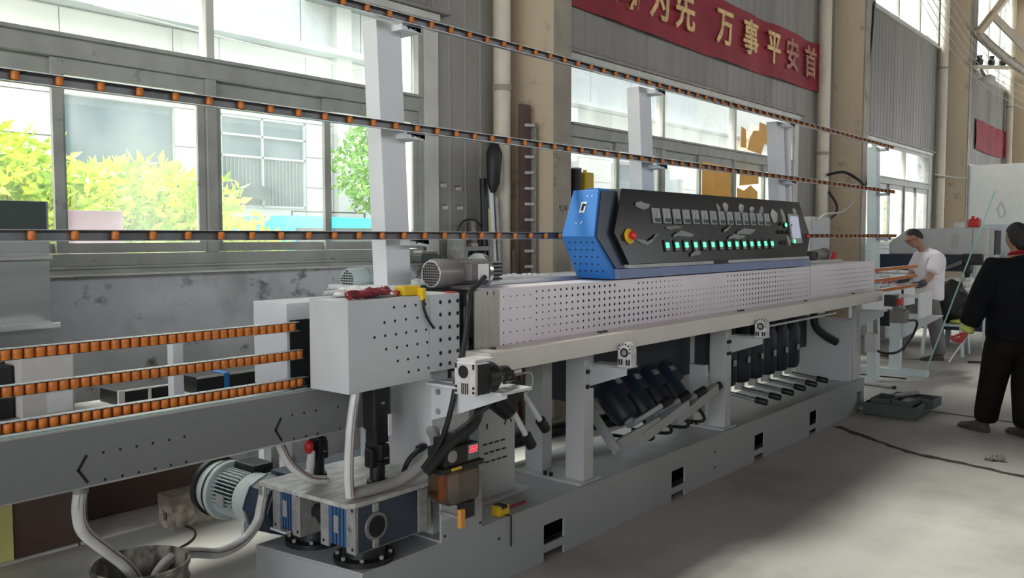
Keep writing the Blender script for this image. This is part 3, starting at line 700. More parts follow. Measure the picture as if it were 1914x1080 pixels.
# front drive box
bx = MB(); bx.prism([(2.132, FY, 1.014), (2.569, FY, 1.022), (2.569, FY, 1.374), (2.132, FY, 1.374)], (0, 0.235, 0))
bx = bx.build('drive_box', 'paint', mc, bevel=0.003)
bh = [(2.369,1.335),(2.429,1.336),(2.489,1.337),(2.544,1.337),(2.317,1.278),(2.373,1.28),(2.433,1.282),(2.498,1.284),(2.547,1.284),(2.264,1.223),(2.32,1.225),(2.378,1.226),(2.434,1.228),(2.49,1.23),(2.548,1.23),(2.325,1.171),(2.382,1.172),(2.439,1.174),(2.497,1.175),(2.554,1.177),(2.387,1.117),(2.443,1.118),(2.501,1.12),(2.558,1.121),(2.447,1.065),(2.503,1.066),(2.561,1.068)]
discs([(x, FY+0.0002, z) for x, z in bh], 0.006, (0, -0.0008, 0), 10).build('perforations', 'dark', bx, kind='stuff')
# rear body of the machine: table, upper surface, back plate
B('table_top', 'paint_white', mc, (2.60, 8.45, 2.93, 3.27, 1.375, 1.392), bevel=0.003)
B('rear_body', 'paint', mc, (2.9, 8.3, 3.10, 3.28, 1.06, 1.375), bevel=0.004)
B('rail_support', 'alu', mc, (2.62, 8.3, 2.80, 2.90, 1.378, 1.40), bevel=0.002)
m = MB(); rn = random.Random(3)
for i in range(90):
    x = rn.uniform(2.95, 3.9); m.obox((x, rn.uniform(2.85, 3.1), 1.402+rn.uniform(0, 0.004)), (rn.uniform(.006, .02), rn.uniform(-.01, .01), 0), (0, rn.uniform(.004, .012), 0), (0, 0, rn.uniform(.002, .008)))
m.build('debris', 'white', mc, kind='stuff')

# rear housing at the infeed, white with black slot
hs = MB().box(2.135, 2.60, 2.955, 3.185, 0.995, 1.345).build('rear_housing', 'paint_white', mc, bevel=0.003)
B('slot', 'dark', hs, (2.15, 2.60, 2.948, 2.956, 0.99, 1.275))

# --- spindle motors under the beam
def spindle_tilted(x):
    a = Vector((0, 0.72, 0.70)).normalized(); c = Vector((x, 2.72, 0.52))
    r = MB().lathe(c, a, [(0, 0.045), (0.01, 0.07), (0.05, 0.083), (0.10, 0.085), (0.30, 0.085), (0.31, 0.07), (0.36, 0.07)], 20).build('spindle_motor', 'motorblack', mc, smooth=True)
    n = Vector((0, -0.70, 0.72)).normalized()
    MB().obox(c+a*0.2+n*0.085, Vector((0.05, 0, 0)), a*0.07, n*0.025).build('terminal_box', 'darkblue', r, bevel=0.004)
    MB().obox(c+a*0.215+n*0.1125, Vector((0.028, 0, 0)), a*0.018, n*0.002).build('tag_plate', 'cast', r)
    k = c - a*0.03
    MB().cyl(k, k+Vector((0.17, -0.10, 0.10)), 0.017, n=12).cyl(k-Vector((0.02, 0, 0)), k+a*0.04, 0.03, n=10).build('adjuster_rod', 'paint_base', r, smooth=True)
    MB().lathe(k+Vector((0.17, -0.10, 0.10)), (0.17, -0.10, 0.10), [(0, 0.017), (0.004, 0.027), (0.07, 0.027), (0.08, 0.022)], 14).build('grip', 'black', r, smooth=True)
    MB().tube([c+a*0.02+Vector((0.06, -0.06, 0)), c+Vector((0.11, -0.10, -0.09)), c+Vector((0.16, -0.03, -0.14)), c+Vector((0.05, 0.15, -0.12))], 0.011, n=8).build('cable', 'black', r, smooth=True)
for x in (4.40, 4.62, 4.84, 5.06): spindle_tilted(x)
m = MB(); m.prism([(4.06, 2.95, 0.86), (4.06, 3.0, 0.86), (4.10, 2.66, 0.405), (4.08, 2.58, 0.43)], (0.02, 0, 0)); m.beam((4.10, 2.64, 0.42), (4.55, 2.60, 0.50), 0.02, 0.07)
m.beam((4.35, 2.62, 0.43), (4.85, 2.58, 0.57), 0.05, 0.06); m.beam((4.75, 2.60, 0.48), (5.25, 2.58, 0.62), 0.05, 0.06)
m.build('spindle_bracket', 'paint_base', mc, bevel=0.003)
B('motor_guard', 'motorblack', mc, (4.05, 5.42, 2.86, 3.08, 0.66, 1.04)); B('motor_guard', 'motorblack', mc, (5.75, 7.75, 2.92, 3.08, 0.62, 1.04))
B('spindle_post', 'paint', mc, (5.30, 5.34, 2.68, 2.80, 0.42, 0.75), bevel=0.002)
for k in range(6):
    x = 5.98+k*0.245
    r = MB().lathe((x, 2.86, 0.50), (0, 0, 1), [(0, 0.05), (0.01, 0.07), (0.05, 0.085), (0.34, 0.085), (0.36, 0.07), (0.5, 0.07)], 20).build('spindle_motor', 'motorblack', mc, smooth=True)
    B('tag_plate', 'meter', r, (x-0.05, x+0.0, 2.772, 2.775, 0.66, 0.705))
    MB().cyl((x, 2.86, 0.455), (x, 2.62, 0.425), 0.015, n=10).box(x-0.025, x+0.025, 2.83, 2.89, 0.44, 0.50).build('adjuster_rod', 'alu', r, smooth=True)
    MB().lathe((x, 2.62, 0.425), (0, -1, -0.12), [(0, 0.016), (0.003, 0.024), (0.085, 0.024), (0.09, 0.02)], 14).build('grip', 'black', r, smooth=True)
MB().tube([(7.75, 2.85, 1.0), (7.76, 2.85, 0.82), (7.82, 2.78, 0.72), (7.9, 2.70, 0.66)], 0.035, n=10).build('suction_hose', 'black', mc, smooth=True)
B('guide_strip', 'alu', mc, (6.0, 7.6, 2.60, 2.64, 0.945, 0.96))
# two adjusting handles left of the cabinet
for (p, q) in (((3.13, 2.60, 0.83), (3.235, 2.58, 0.66)), ((3.26, 2.62, 0.86), (3.40, 2.62, 0.70))):
    d = (Vector(q)-Vector(p)); h = MB().cyl(p, q, 0.014, n=12).build('adjuster_rod', 'paint_white', mc, smooth=True)
    MB().lathe(Vector(q)-d*0.02, d, [(0, 0.015), (0.004, 0.027), (0.075, 0.027), (0.08, 0.02)], 14).build('grip', 'black', h, smooth=True)
MB().box(3.0, 3.22, 2.58, 2.70, 0.83, 0.93).lathe((3.05, 2.60, 0.86), (0.5, -0.5, -0.7), [(0, 0.06), (0.09, 0.05), (0.1, 0.03)], 16).build('clamp_block', 'blackmetal', mc, bevel=0.004)
MB().tube([(3.3, 2.7, 0.93), (3.42, 2.7, 0.93), (3.46, 2.72, 0.86), (3.40, 2.74, 0.80), (3.33, 2.74, 0.80)], 0.005, n=6).build('white_wire', 'white', mc)
MB().tube([(3.2, 3.25, 0.36), (3.6, 3.2, 0.42), (4.2, 3.12, 0.44), (4.7, 2.98, 0.45)], 0.05, n=10).build('suction_hose', 'black', mc, smooth=True)
for k, dz in enumerate((0.0, 0.05, 0.11)):
    MB().tube([(3.35, 3.3+k*0.1, 0.34+dz), (3.6, 3.3+k*0.05, 0.45+dz), (3.8, 3.28, 0.62+dz), (3.95, 3.25, 0.85)], 0.02, n=8).build('white_hose', 'hose', mc, smooth=True)
# upper drive motors standing on the machine
def motor(x, y, z, r, L, matn, parent, sgn=1, fins=True, name='drive_motor'):
    a = MB().lathe((x, y, z), (1, 0, 0), [(0, r*0.86), (0.0, r*0.9), (0.015, r), (L*0.30, r), (L*0.30, r*0.92), (L*0.92, r*0.92), (L*0.92, r*1.02), (L, r*1.02), (L, r*0.4)], 32).build(name, matn, parent, smooth=True)
    m = MB()
    gy = int(r*2/0.012)
    for i in range(gy):
        for j in range(gy):
            yy = -r+0.012*(i+0.5); zz = -r+0.012*(j+0.5)
            if yy*yy+zz*zz < (r*0.78)**2: m.box(x-0.0012, x+0.0005, y+yy-0.004, y+yy+0.004, z+zz-0.004, z+zz+0.004)
    m.build('fan_grille', 'dark', a, kind='stuff')
    if fins:
        m = MB()
        for k in range(28):
            an = 2*PI*k/28; m.beam((x+L*0.31, y+r*0.95*math.cos(an), z+r*0.95*math.sin(an)), (x+L*0.91, y+r*0.95*math.cos(an), z+r*0.95*math.sin(an)), 0.003, 0.012, up=(0, math.cos(an), math.sin(an)))
        m.build('cooling_fins', matn, a, kind='stuff')
    MB().lathe((x+0.001, y, z), (-1, 0, 0), [(0, r*0.90), (0.003, r*0.88), (0.003, r*0.82), (0, r*0.82)], 32).build('fan_rim', 'alu', a, smooth=True)
    return a
tm = motor(2.765, 2.75, 1.450, 0.068, 0.35, 'motorgrey', mc, fins=False)
MB().lathe((3.075, 2.75, 1.452), (1, 0, 0), [(0, 0.085), (0.006, 0.088), (0.02, 0.088), (0.024, 0.075)], 32).build('flange_ring', 'steel_bright', tm, smooth=True)
MB().box(2.93, 3.04, 2.655, 2.70, 1.415, 1.495).build('terminal_box', 'motorgrey', tm, bevel=0.006)
MB().box(2.975, 3.045, 2.648, 2.656, 1.415, 1.492).build('terminal_lid', 'white', tm, bevel=0.006)
B('gearcase', 'steel', mc, (3.12, 3.21, 2.72, 2.84, 1.40, 1.50), bevel=0.006)
m = MB()
for k in range(5): m.box(3.13, 3.215, 2.712, 2.722, 1.41+k*0.018, 1.418+k*0.018)
m.build('gearcase_ribs', 'dark', mc, kind='stuff')
lm = motor(2.66, 3.20, 1.412, 0.058, 0.30, 'motorpale', mc)
MB().tube([(2.85, 3.2, 1.478), (2.85, 3.19, 1.505), (2.88, 3.19, 1.512), (2.91, 3.2, 1.50), (2.91, 3.2, 1.478)], 0.005, n=6).build('lifting_eye', 'white', lm)
sm = motor(8.10, 3.0, 1.445, 0.05, 0.26, 'motorgrey', mc, fins=False)
MB().lathe((8.36, 3.0, 1.445), (1, 0, 0), [(0, 0.062), (0.05, 0.062)], 20).build('wheel', 'motorgrey', sm, smooth=True)
B('small_box', 'blackmetal', mc, (7.92, 8.04, 2.95, 3.05, 1.392, 1.48)); MB().cyl((8.62, 3.0, 1.36), (8.62, 3.0, 1.46), 0.035, n=12).build('red_cap', 'redp', mc)
# end bracket with small motor, valve and control box at the far right end
em = MB().box(8.17, 8.29, 2.19, 2.33, 0.84, 0.955).box(8.19, 8.27, 2.21, 2.31, 0.955, 0.985).build('end_motor', 'motorgrey', mc, bevel=0.006)
B('red_valve', 'redp', em, (8.20, 8.24, 2.23, 2.27, 1.0, 1.06), bevel=0.008)
B('coupling', 'blackmetal', em, (8.18, 8.28, 2.28, 2.38, 0.985, 1.09), bevel=0.005)
sb = B('switch_box', 'paint', mc, (8.235, 8.33, 2.46, 2.56, 0.55, 0.72), bevel=0.004)
MB().tube([(8.30, 2.46, 0.56), (8.36, 2.40, 0.535), (8.42, 2.3, 0.56), (8.44, 2.2, 0.70), (8.40, 2.15, 0.84), (8.29, 2.19, 0.86)], 0.011, n=8).build('cable', 'black', sb, smooth=True)
m = MB(); rn = random.Random(9)
for i in range(10):
    x = 8.30+rn.uniform(0, 0.12); m.tube([(x, 2.5, 0.92), (x+rn.uniform(-.03, .05), 2.5, 0.8), (x+rn.uniform(-.03, .05), 2.5, 0.7)], 0.006, n=5)
m.build('wiring', 'motorgrey', mc, kind='stuff')

# thick black power cable running down from the upper motor
MB().tube([(3.01, 2.645, 1.43), (2.92, 2.60, 1.405), (2.80, 2.55, 1.37), (2.75, 2.51, 1.32), (2.712, 2.50, 1.166), (2.66, 2.495, 1.02), (2.618, 2.49, 0.894), (2.545, 2.48, 0.77), (2.46, 2.50, 0.67)], 0.012, n=10).build('power_cable', 'black', None, smooth=True)
tag(bpy.data.objects['power_cable'], 'black power cable hanging from the upper motor down past the worm gearbox', 'cable')

# --- lower drive: worm gear units, top plate, cardan shafts and big motor
gu = empty('worm_gear_unit', (2.3, 2.7, 0.302), 'pair of blue and grey gear units under a thick plate at the near end', 'gearbox')
pl = MB(); pl.prism([(2.10, 3.12, 0.568), (2.125, FY+0.02, 0.568), (2.16, FY, 0.568), (2.30, FY-0.008, 0.568), (2.66, FY-0.005, 0.568), (2.66, 3.12, 0.568)], (0, 0, 0.018))
pl.build('top_plate', 'plate_metal', gu, bevel=0.002)
for k, (y0, y1) in enumerate(((FY+0.01, 2.79), (2.91, 3.10))):
    x0 = 2.165 if k == 0 else 2.155
    g = MB().box(x0+0.006, 2.56, y0+0.03, y1-0.03, 0.39, 0.565).build('gear_case', 'gearblue', gu, bevel=0.003)
    m = MB(); m.box(x0, x0+0.012, y0, y0+0.055, 0.375, 0.567).box(x0, x0+0.012, y1-0.05, y1, 0.375, 0.567)
    m.box(x0+0.012, 2.58, y0, y0+0.032, 0.375, 0.567).box(x0+0.012, 2.58, y1-0.03, y1, 0.375, 0.567)
    m.build('flange', 'cast', g, bevel=0.002)
    m = MB()
    nf = 5
    for i in range(1, nf): yy = y0+0.055+(y1-y0-0.105)*i/nf; m.box(x0+0.004, x0+0.0065, yy-0.002, yy+0.002, 0.392, 0.562)
    for yy in (y0+0.018, y1-0.018):
        for z in (0.395, 0.55): m.cyl((x0+0.001, yy, z), (x0-0.001, yy, z), 0.007, n=8)
    m.build('grooves', 'dark', g, kind='stuff')
    B('name_plate', 'meter', g, (x0+0.002, x0+0.0055, (y0+y1)/2-0.0, (y0+y1)/2+0.028, 0.44, 0.51))
    MB().cyl((x0+0.001, y0+0.03, 0.475), (x0-0.004, y0+0.03, 0.475), 0.010, n=12).build('oil_plug', 'steel_bright', g, smooth=True)
    if k == 0:
        MB().box(2.18, 2.56, y0-0.001, y0+0.001, 0.38, 0.56).build('side_cover', 'darkblue', g)
        MB().lathe((2.27, y0-0.001, 0.468), (0, -1, 0), [(0, 0.058), (0.006, 0.056), (0.006, 0.044)], 28).build('bearing_flange', 'motorgrey', g, smooth=True)
        MB().lathe((2.27, y0-0.008, 0.468), (0, -1, 0), [(0, 0.043), (0.001, 0.043)], 28).build('bearing_bore', 'dark', g)
        for z in (0.40, 0.545): MB().box(2.25, 2.28, y0-0.01, y0, z-0.018, z+0.018).build('lug', 'cast', g, bevel=0.005)
        B('side_rib', 'cast', g, (2.50, 2.555, y0-0.006, y0, 0.38, 0.56), bevel=0.002)
    MB().lathe((2.30, (y0+y1)/2, 0.303), (0, 0, 1), [(0, 0.125), (0.02, 0.125), (0.024, 0.09), (0.09, 0.085)], 32).build('foot_flange', 'blackmetal', g, smooth=True)
    m = MB()
    for i in range(8):
        a = i*PI/4; m.cyl((2.30+0.107*math.cos(a), (y0+y1)/2+0.107*math.sin(a), 0.323), (2.30+0.107*math.cos(a), (y0+y1)/2+0.107*math.sin(a), 0.337), 0.009, n=6)
    m.build('bolts', 'cast', g, kind='stuff')
MB().lathe((2.24, 2.79, 0.47), (0, 1, 0), [(0, 0.03), (0.03, 0.03), (0.03, 0.05), (0.06, 0.05), (0.06, 0.03), (0.12, 0.03)], 24).build('coupling', 'blackmetal', gu, smooth=True)
B('bracket_strip', 'paint_white', gu, (2.16, 2.19, 3.02, 3.30, 0.362, 0.372), (2.13, 2.19, 3.28, 3.30, 0.302, 0.372))
# motor with fan cowl, axis across the machine
mo = MB().lathe((2.25, 3.28, 0.43), (0, 1, 0), [(0, 0.12), (0.0, 0.118), (0.10, 0.115), (0.13, 0.095), (0.30, 0.095)], 36).build('motor_body', 'motorpale', gu, smooth=True)
m = MB()
for k in range(40):
    an = 2*PI*k/40; m.beam((2.25+0.103*math.cos(an), 3.40, 0.43+0.103*math.sin(an)), (2.25+0.103*math.cos(an), 3.56, 0.43+0.103*math.sin(an)), 0.004, 0.018, up=(math.cos(an), 0, math.sin(an)))
m.build('cooling_fins', 'motorpale', mo, kind='stuff')
MB().lathe((2.25, 3.40, 0.43), (0, 1, 0), [(0, 0.0975), (0.155, 0.0975)], 30).build('motor_core', 'blackmetal', mo)
MB().lathe((2.25, 3.56, 0.43), (0, 1, 0), [(0, 0.10), (0.0, 0.133), (0.012, 0.140), (0.03, 0.140), (0.032, 0.128), (0.10, 0.125), (0.102, 0.138), (0.12, 0.138), (0.12, 0.05)], 40).build('fan_cowl', 'motorpale', mo, smooth=True)
MB().lathe((2.25, 3.575, 0.43), (0, 1, 0), [(0, 0.1405), (0.016, 0.1405)], 40).lathe((2.25, 3.655, 0.43), (0, 1, 0), [(0, 0.1400), (0.03, 0.1400), (0.03, 0.10)], 40).build('black_rim', 'black', mo, smooth=True)
MB().box(2.25, 2.36, 3.38, 3.54, 0.525, 0.575).build('terminal_box', 'blackmetal', mo, bevel=0.012)
B('name_plate', 'meter', mo, (2.130, 2.137, 3.44, 3.50, 0.40, 0.45))
MB().lathe((2.25, 3.12, 0.43), (0, 1, 0), [(0, 0.11), (0.02, 0.125), (0.13, 0.135), (0.16, 0.13)], 8).build('gear_housing', 'darkblue', gu, bevel=0.008)
MB().box(2.3, 2.9, 3.2, 3.32, 0.50, 0.56).build('support_beam', 'darkblue', gu, bevel=0.004)
# cardan shafts
def cardan(x, y, z0, z1, r=0.028, lb=None):
    c = empty('cardan_shaft', (x, y, z0), lb, 'shaft', 'cardan shafts above the gear plate')
    MB().lathe((x, y, z0), (0, 0, 1), [(0, r*1.7), (0.012, r*1.7), (0.014, r*1.2), (0.09, r*1.2)], 20).build('lower_hub', 'blackmetal', c, smooth=True)
    MB().box(x-r*1.9, x+r*1.9, y-r*0.9, y+r*0.9, z0+0.07, z0+0.15).box(x-r*0.9, x+r*0.9, y-r*1.9, y+r*1.9, z0+0.10, z0+0.17).build('universal_joint', 'blackmetal', c, bevel=0.008)
    MB().cyl((x, y, z0+0.15), (x, y, z1-0.12), r*0.8, n=14).build('tube', 'blackmetal', c, smooth=True)
    MB().box(x-r*1.3, x+r*1.3, y-r*1.3, y+r*1.3, z0+0.17, z1-0.13).build('sleeve', 'blackmetal', c, bevel=0.008)
    MB().box(x-r*1.7, x+r*1.7, y-r*1.5, y+r*1.5, z1-0.20, z1-0.015).build('upper_yoke', 'blackmetal', c, bevel=0.012)
    B('white_latch', 'white', c, (x+r*0.9, x+r*1.5, y-r*1.75, y-r*1.5, z0+0.20, z0+0.29)); B('steel_pin', 'steel_bright', c, (x-0.006, x+0.012, y-r*2.0, y-r*1.55, z0+0.108, z0+0.114), (x-0.012, x+0.004, y-r*1.62, y-r*1.5, z1-0.09, z1-0.08))
cardan(2.41, 2.72, 0.587, 1.014, 0.027, 'black cardan shaft with universal joint in front, under the drive box')
cardan(2.32, 3.0, 0.587, 0.995, 0.022, 'black cardan shaft behind the front hose, rising through the infeed trough')
# lubricator with red digits and amber bowl
lu = empty('lubricator', (2.62, 2.50, 0.45), 'black lubrication pump with red digital display and amber bowl on the near column', 'pump')
B('pump_head', 'black', lu, (2.53, 2.735, 2.44, 2.545, 0.665, 0.745), bevel=0.005)
B('pump_cap', 'black', lu, (2.56, 2.70, 2.46, 2.54, 0.745, 0.78), (2.50, 2.76, 2.43, 2.555, 0.645, 0.667), bevel=0.003)
dp = B('display', 'lcd_pane', lu, (2.665, 2.73, 2.436, 2.441, 0.675, 0.742), bevel=0.002)
m = MB()
for k in range(4):
    x0 = 2.672+k*0.0135
    for (a, c2, e, f) in ((0, 0.009, 0.0, 0.003), (0, 0.009, 0.012, 0.015), (0, 0.009, 0.024, 0.027), (0, 0.0025, 0.0, 0.013), (0.0065, 0.009, 0.013, 0.027)): m.box(x0+a, x0+c2, 2.434, 2.4365, 0.706+e, 0.706+f)
m.build('digits', 'lcd_red', dp)
MB().lathe((2.57, 2.44, 0.71), (0, -1, 0), [(0, 0.026), (0.006, 0.026), (0.007, 0.02)], 20).build('pressure_gauge', 'meter', lu, smooth=True)
B('yellow_label', 'yellow', lu, (2.555, 2.615, 2.426, 2.431, 0.652, 0.664), bevel=0.002)
m = MB(); m.prism([(2.535, 2.44, 0.64), (2.535, 2.44, 0.53), (2.56, 2.44, 0.50), (2.71, 2.44, 0.49), (2.74, 2.44, 0.51), (2.74, 2.44, 0.64)], (0, 0.11, 0)); m.build('oil_bowl', 'bowl', lu, bevel=0.01)
MB().cyl((2.575, 2.50, 0.51), (2.575, 2.50, 0.62), 0.018, n=12).build('float', 'orangep', lu, smooth=True)
B('mounting_plate', 'paint', lu, (2.62, 2.72, 2.552, 2.556, 0.40, 0.80))
B('yellow_valve', 'orangep', lu, (2.60, 2.63, 2.42, 2.44, 0.40, 0.48), bevel=0.004); B('valve_block', 'black', lu, (2.64, 2.70, 2.43, 2.48, 0.43, 0.50), bevel=0.005)
MB().cyl((2.615, 2.44, 0.44), (2.615, 2.5535, 0.44), 0.01, n=8).build('valve_stem', 'cast', lu); MB().cyl((2.67, 2.48, 0.46), (2.67, 2.5535, 0.46), 0.01, n=8).build('valve_stem', 'cast', lu)
# cable bundle above the lubricator
cbm = MB()
for k in range(6):
    o_ = k*0.016
    cbm.tube([(2.56, 2.46+o_*0.3, 0.70), (2.60, 2.44+o_*.5, 0.78), (2.67-o_*.2, 2.40, 0.86), (2.74, 2.36+o_*.5, 0.93), (2.78+o_, 2.33, 1.0)], 0.009, n=7)
cbm.tube([(2.45, 2.47, 0.66), (2.55, 2.44, 0.76), (2.66, 2.40, 0.83), (2.72, 2.42, 0.90)], 0.02, n=8)
cbm.build('cable_bundle', 'black', None, smooth=True)
tag(bpy.data.objects['cable_bundle'], 'bundle of black cables above the lubrication pump', 'cable')
# hoses
def hose(name, pts, r, lb, matn='hose', stripe=True):
    h = MB().tube(pts, r, n=14, smooth=6).build(name, matn, None, smooth=True); tag(h, lb, 'hose')
    if stripe:
        for k, (dx, dy) in enumerate(((-0.35, -0.94), (0.25, -0.97))):
            q = [(p[0]+dx*r, p[1]+dy*r, p[2]+0.35*r) for p in pts]
            MB().tube(q, 0.0016, n=5, smooth=6).build('stripe', 'hose_line' if k else 'motorgrey', h)
    return h
hose('clear_hose', [(2.20, 2.60, 1.03), (2.17, 2.60, 0.88), (2.165, 2.61, 0.70), (2.17, 2.61, 0.60)], 0.019, 'clear reinforced hose hanging straight down from the drive box to the steel plate')
hose('thick_hose', [(2.19, 2.62, 0.607), (2.28, 2.60, 0.61), (2.40, 2.585, 0.618), (2.50, 2.56, 0.66), (2.58, 2.55, 0.72), (2.63, 2.60, 0.76), (2.67, 2.66, 0.77)], 0.024, 'thick grey hose lying on the steel plate and curving up to the right', matn='hose_grey', stripe=False)
hose('clear_hose', [(2.06, 2.92, 0.80), (2.10, 2.90, 0.70), (2.17, 2.87, 0.63), (2.25, 2.86, 0.607)], 0.019, 'short clear hose curving from the infeed trough down to the steel plate')
hose('clear_hose', [(1.28, 2.92, 0.78), (1.275, 2.93, 0.70), (1.30, 2.95, 0.62), (1.38, 2.97, 0.53), (1.47, 2.99, 0.43), (1.55, 3.0, 0.28)], 0.022, 'clear hose with dark stripes dropping from the infeed trough into the bucket')
hb = hose('clear_hose', [(2.12, 3.11, 0.54), (2.11, 3.12, 0.47), (2.09, 3.12, 0.41), (2.02, 3.12, 0.35), (1.90, 3.10, 0.34), (1.78, 3.08, 0.38), (1.68, 3.06, 0.40), (1.58, 3.02, 0.35), (1.54, 3.0, 0.22)], 0.021, 'clear hose running from the steel plate fitting to the bucket')
MB().cyl((2.12, 3.11, 0.53), (2.12, 3.11, 0.566), 0.023, n=14).build('clamp', 'steel_bright', hb, smooth=True)
MB().cyl((1.28, 2.92, 0.765), (1.28, 2.92, 0.785), 0.025, n=14).build('clamp_ring', 'cast', bpy.data.objects['clear_hose.002'], smooth=True)
# bucket
bk = empty('bucket', (1.52, 3.0, 0.0), 'dirty grey metal bucket with ribbed rim receiving the hoses', 'bucket')
MB().lathe((1.52, 3.0, 0), (0, 0, 1), [(0.0, 0.145), (0.0, 0.148), (0.30, 0.160), (0.31, 0.166), (0.325, 0.160), (0.36, 0.161), (0.37, 0.168), (0.385, 0.162), (0.42, 0.162), (0.425, 0.170), (0.44, 0.170), (0.442, 0.162), (0.43, 0.157), (0.06, 0.145), (0.06, 0.0)], 48).build('shell', 'bucket', bk, smooth=True)
MB().lathe((1.52, 3.0, 0.0), (0, 0, 1), [(0.08, 0.144), (0.12, 0.145)], 32).build('slurry', 'cast', bk, smooth=True)
# two-tone valve with red tap on the plate
vt = empty('tap', (2.36, 3.2, 0.587), 'red and white plastic tap behind the gear plate', 'tap')
MB().lathe((2.25, 2.96, 0.662), (0.1, 0, 1), [(-0.075, 0.014), (0.0, 0.018), (0.05, 0.016)], 12).build('tap_body', 'white', vt, smooth=True)
MB().sphere((2.235, 2.95, 0.735), 0.018, 0.02, 0.032).build('tap_handle', 'redp', vt, smooth=True)
bb = empty('black_elbow', (2.60, 2.66, 0.6), 'small black rubber elbow hose on the near side panel', 'hose')
MB().tube([(2.56, 2.72, 0.60), (2.57, 2.70, 0.65), (2.61, 2.68, 0.69), (2.655, 2.68, 0.70)], 0.012, n=8).lathe((2.61, 2.68, 0.695), (1, 0, 0.2), [(0, 0.018), (0.03, 0.018)], 10).build('elbow', 'black', bb, smooth=True)

# ================================================================== INFEED CONVEYOR
ic = empty('infeed_conveyor', (1.2, 2.86, 0), 'grey infeed conveyor trough with black arrows and three rows of orange rollers', 'conveyor')
fp = MB().box(-0.6, 2.50, 2.80, 2.81, 0.818, 1.004).build('front_plate', 'paint_grey', ic, bevel=0.001)
B('lower_lip', 'alu', fp, (-0.6, 2.50, 2.798, 2.83, 0.812, 0.8185))
B('trough_edge', 'alu', ic, (-0.6, 2.24, 2.80, 2.815, 1.0045, 1.009)); B('trough_floor', 'alu', ic, (-0.6, 2.12, 2.833, 2.99, 0.996, 1.002))
B('trough_edge', 'glassedge', ic, (-0.6, 2.24, 2.822, 2.832, 1.003, 1.0115)); B('trough_back', 'paint_grey', ic, (-0.6, 2.12, 2.985, 2.995, 0.82, 1.006))
phh = [(1.303,.916),(1.359,.916),(1.415,.915),(1.472,.915),(1.53,.916),(1.588,.917),(1.306,.822+.02),(1.364,.842),(1.42,.843),(1.478,.843),(1.535,.843),(1.592,.842),(2.044,.92),(2.1,.92),(2.157,.92),(2.27,.918),(2.33,.918),(2.05,.846),(2.108,.846),(2.164,.845),(2.279,.846),(2.333,.846)]
phh = [(x, z-0.0 if z > 0.9 else z-0.020) for x, z in phh]
phh = [(x, max(z, 0.8262)) for x, z in phh]
discs([(x, 2.8002, z) for x, z in phh], 0.0048, (0, -0.0008, 0), 10).build('holes', 'dark', fp, kind='stuff')
for ax in (1.22, 1.963):
    m = MB().beam((ax+0.029, 2.799, 0.918), (ax, 2.799, 0.874), 0.003, 0.0085, up=(0, -1, 0)).beam((ax, 2.799, 0.876), (ax+0.03, 2.799, 0.828), 0.003, 0.0085, up=(0, -1, 0))
    m.v = [Vector((v.x, min(max(v.y, 2.7985), 2.8005), v.z)) for v in m.v]
    m = MB()
    for p, q in (((ax+0.029, 0.918), (ax, 0.872)), ((ax, 0.876), (ax+0.030, 0.828))):
        d = Vector((q[0]-p[0], 0, q[1]-p[1])); n_ = Vector((d.z, 0, -d.x)).normalized()
        m.obox(((p[0]+q[0])/2, 2.7995, (p[1]+q[1])/2), d/2, (0, 0.0012, 0), n_*0.0042)
    m.build('arrow', 'dark', fp)
def roller_rail(parent, name, x0, x1, y, z, pitch, rr, rh, hh, first, chan='alu', slotty=False, mb=None):
    """aluminium channel open to the front with vertical-axis rollers in it"""
    ch = MB().box(x0, x1, y-0.004, y+0.026, z+hh-0.002, z+hh).box(x0, x1, y-0.004, y+0.026, z-hh, z-hh+0.002).box(x0, x1, y+0.022, y+0.026, z-hh+0.002, z+hh-0.002)
    for s_ in (0.3, -0.3): ch.box(x0, x1, y+0.019, y+0.022, z+hh*s_-0.001, z+hh*s_+0.001)
    r = ch.build(name, chan, parent)
    B('channel_back', 'alu_dark', r, (x0, x1, y+0.0175, y+0.0185, z-hh+0.0025, z+hh-0.0025))
    B('channel_lips', 'blackmetal', r, (x0, x1, y-0.0045, y+0.003, z+hh-0.0050, z+hh-0.0020))
    proto = None; x = first
    while x > x0+rr: x -= pitch
    x += pitch; out = []
    while x < x1-rr:
        if proto is None:
            pr = MB().lathe((x, y+0.003, z), (0, 0, 1), [(-rh, rr*0.9), (-rh+0.002, rr), (rh-0.002, rr), (rh, rr*0.9), (rh, rr*0.25), (rh+0.004, rr*0.25)], 14)
            proto = pr.build('roller', 'orange', r, smooth=True); px = x
        else:
            o = proto.copy(); o.location = proto.location + Vector((x-px, 0, 0)); COL.objects.link(o)
        x += pitch
    return r
for (z, lab) in ((1.257, 'a'), (1.143, 'b'), (1.030, 'c')):
    z2 = z
    roller_rail(ic, 'roller_rail', -0.6, 2.135 + (0.02 if lab == 'b' else 0.04 if lab == 'c' else 0), 2.872, z, 0.034, 0.0160, 0.0150, 0.0185, 1.046)
B('support_leg', 'paint_white', ic, (0.1, 0.16, 2.84, 2.90, 0.0, 0.82), bevel=0.003); B('support_leg', 'paint_white', ic, (0.1, 0.16, 3.5, 3.56, 0.0, 0.88), bevel=0.003)
B('rear_post', 'paint_white', ic, (1.985, 2.035, 3.58, 3.63, 0.89, 1.16), (1.985, 2.035, 3.0, 3.63, 0.86, 0.88), bevel=0.003)
B('rear_tray', 'paint_white', ic, (-0.6, 2.1, 3.52, 3.57, 0.88, 0.89))

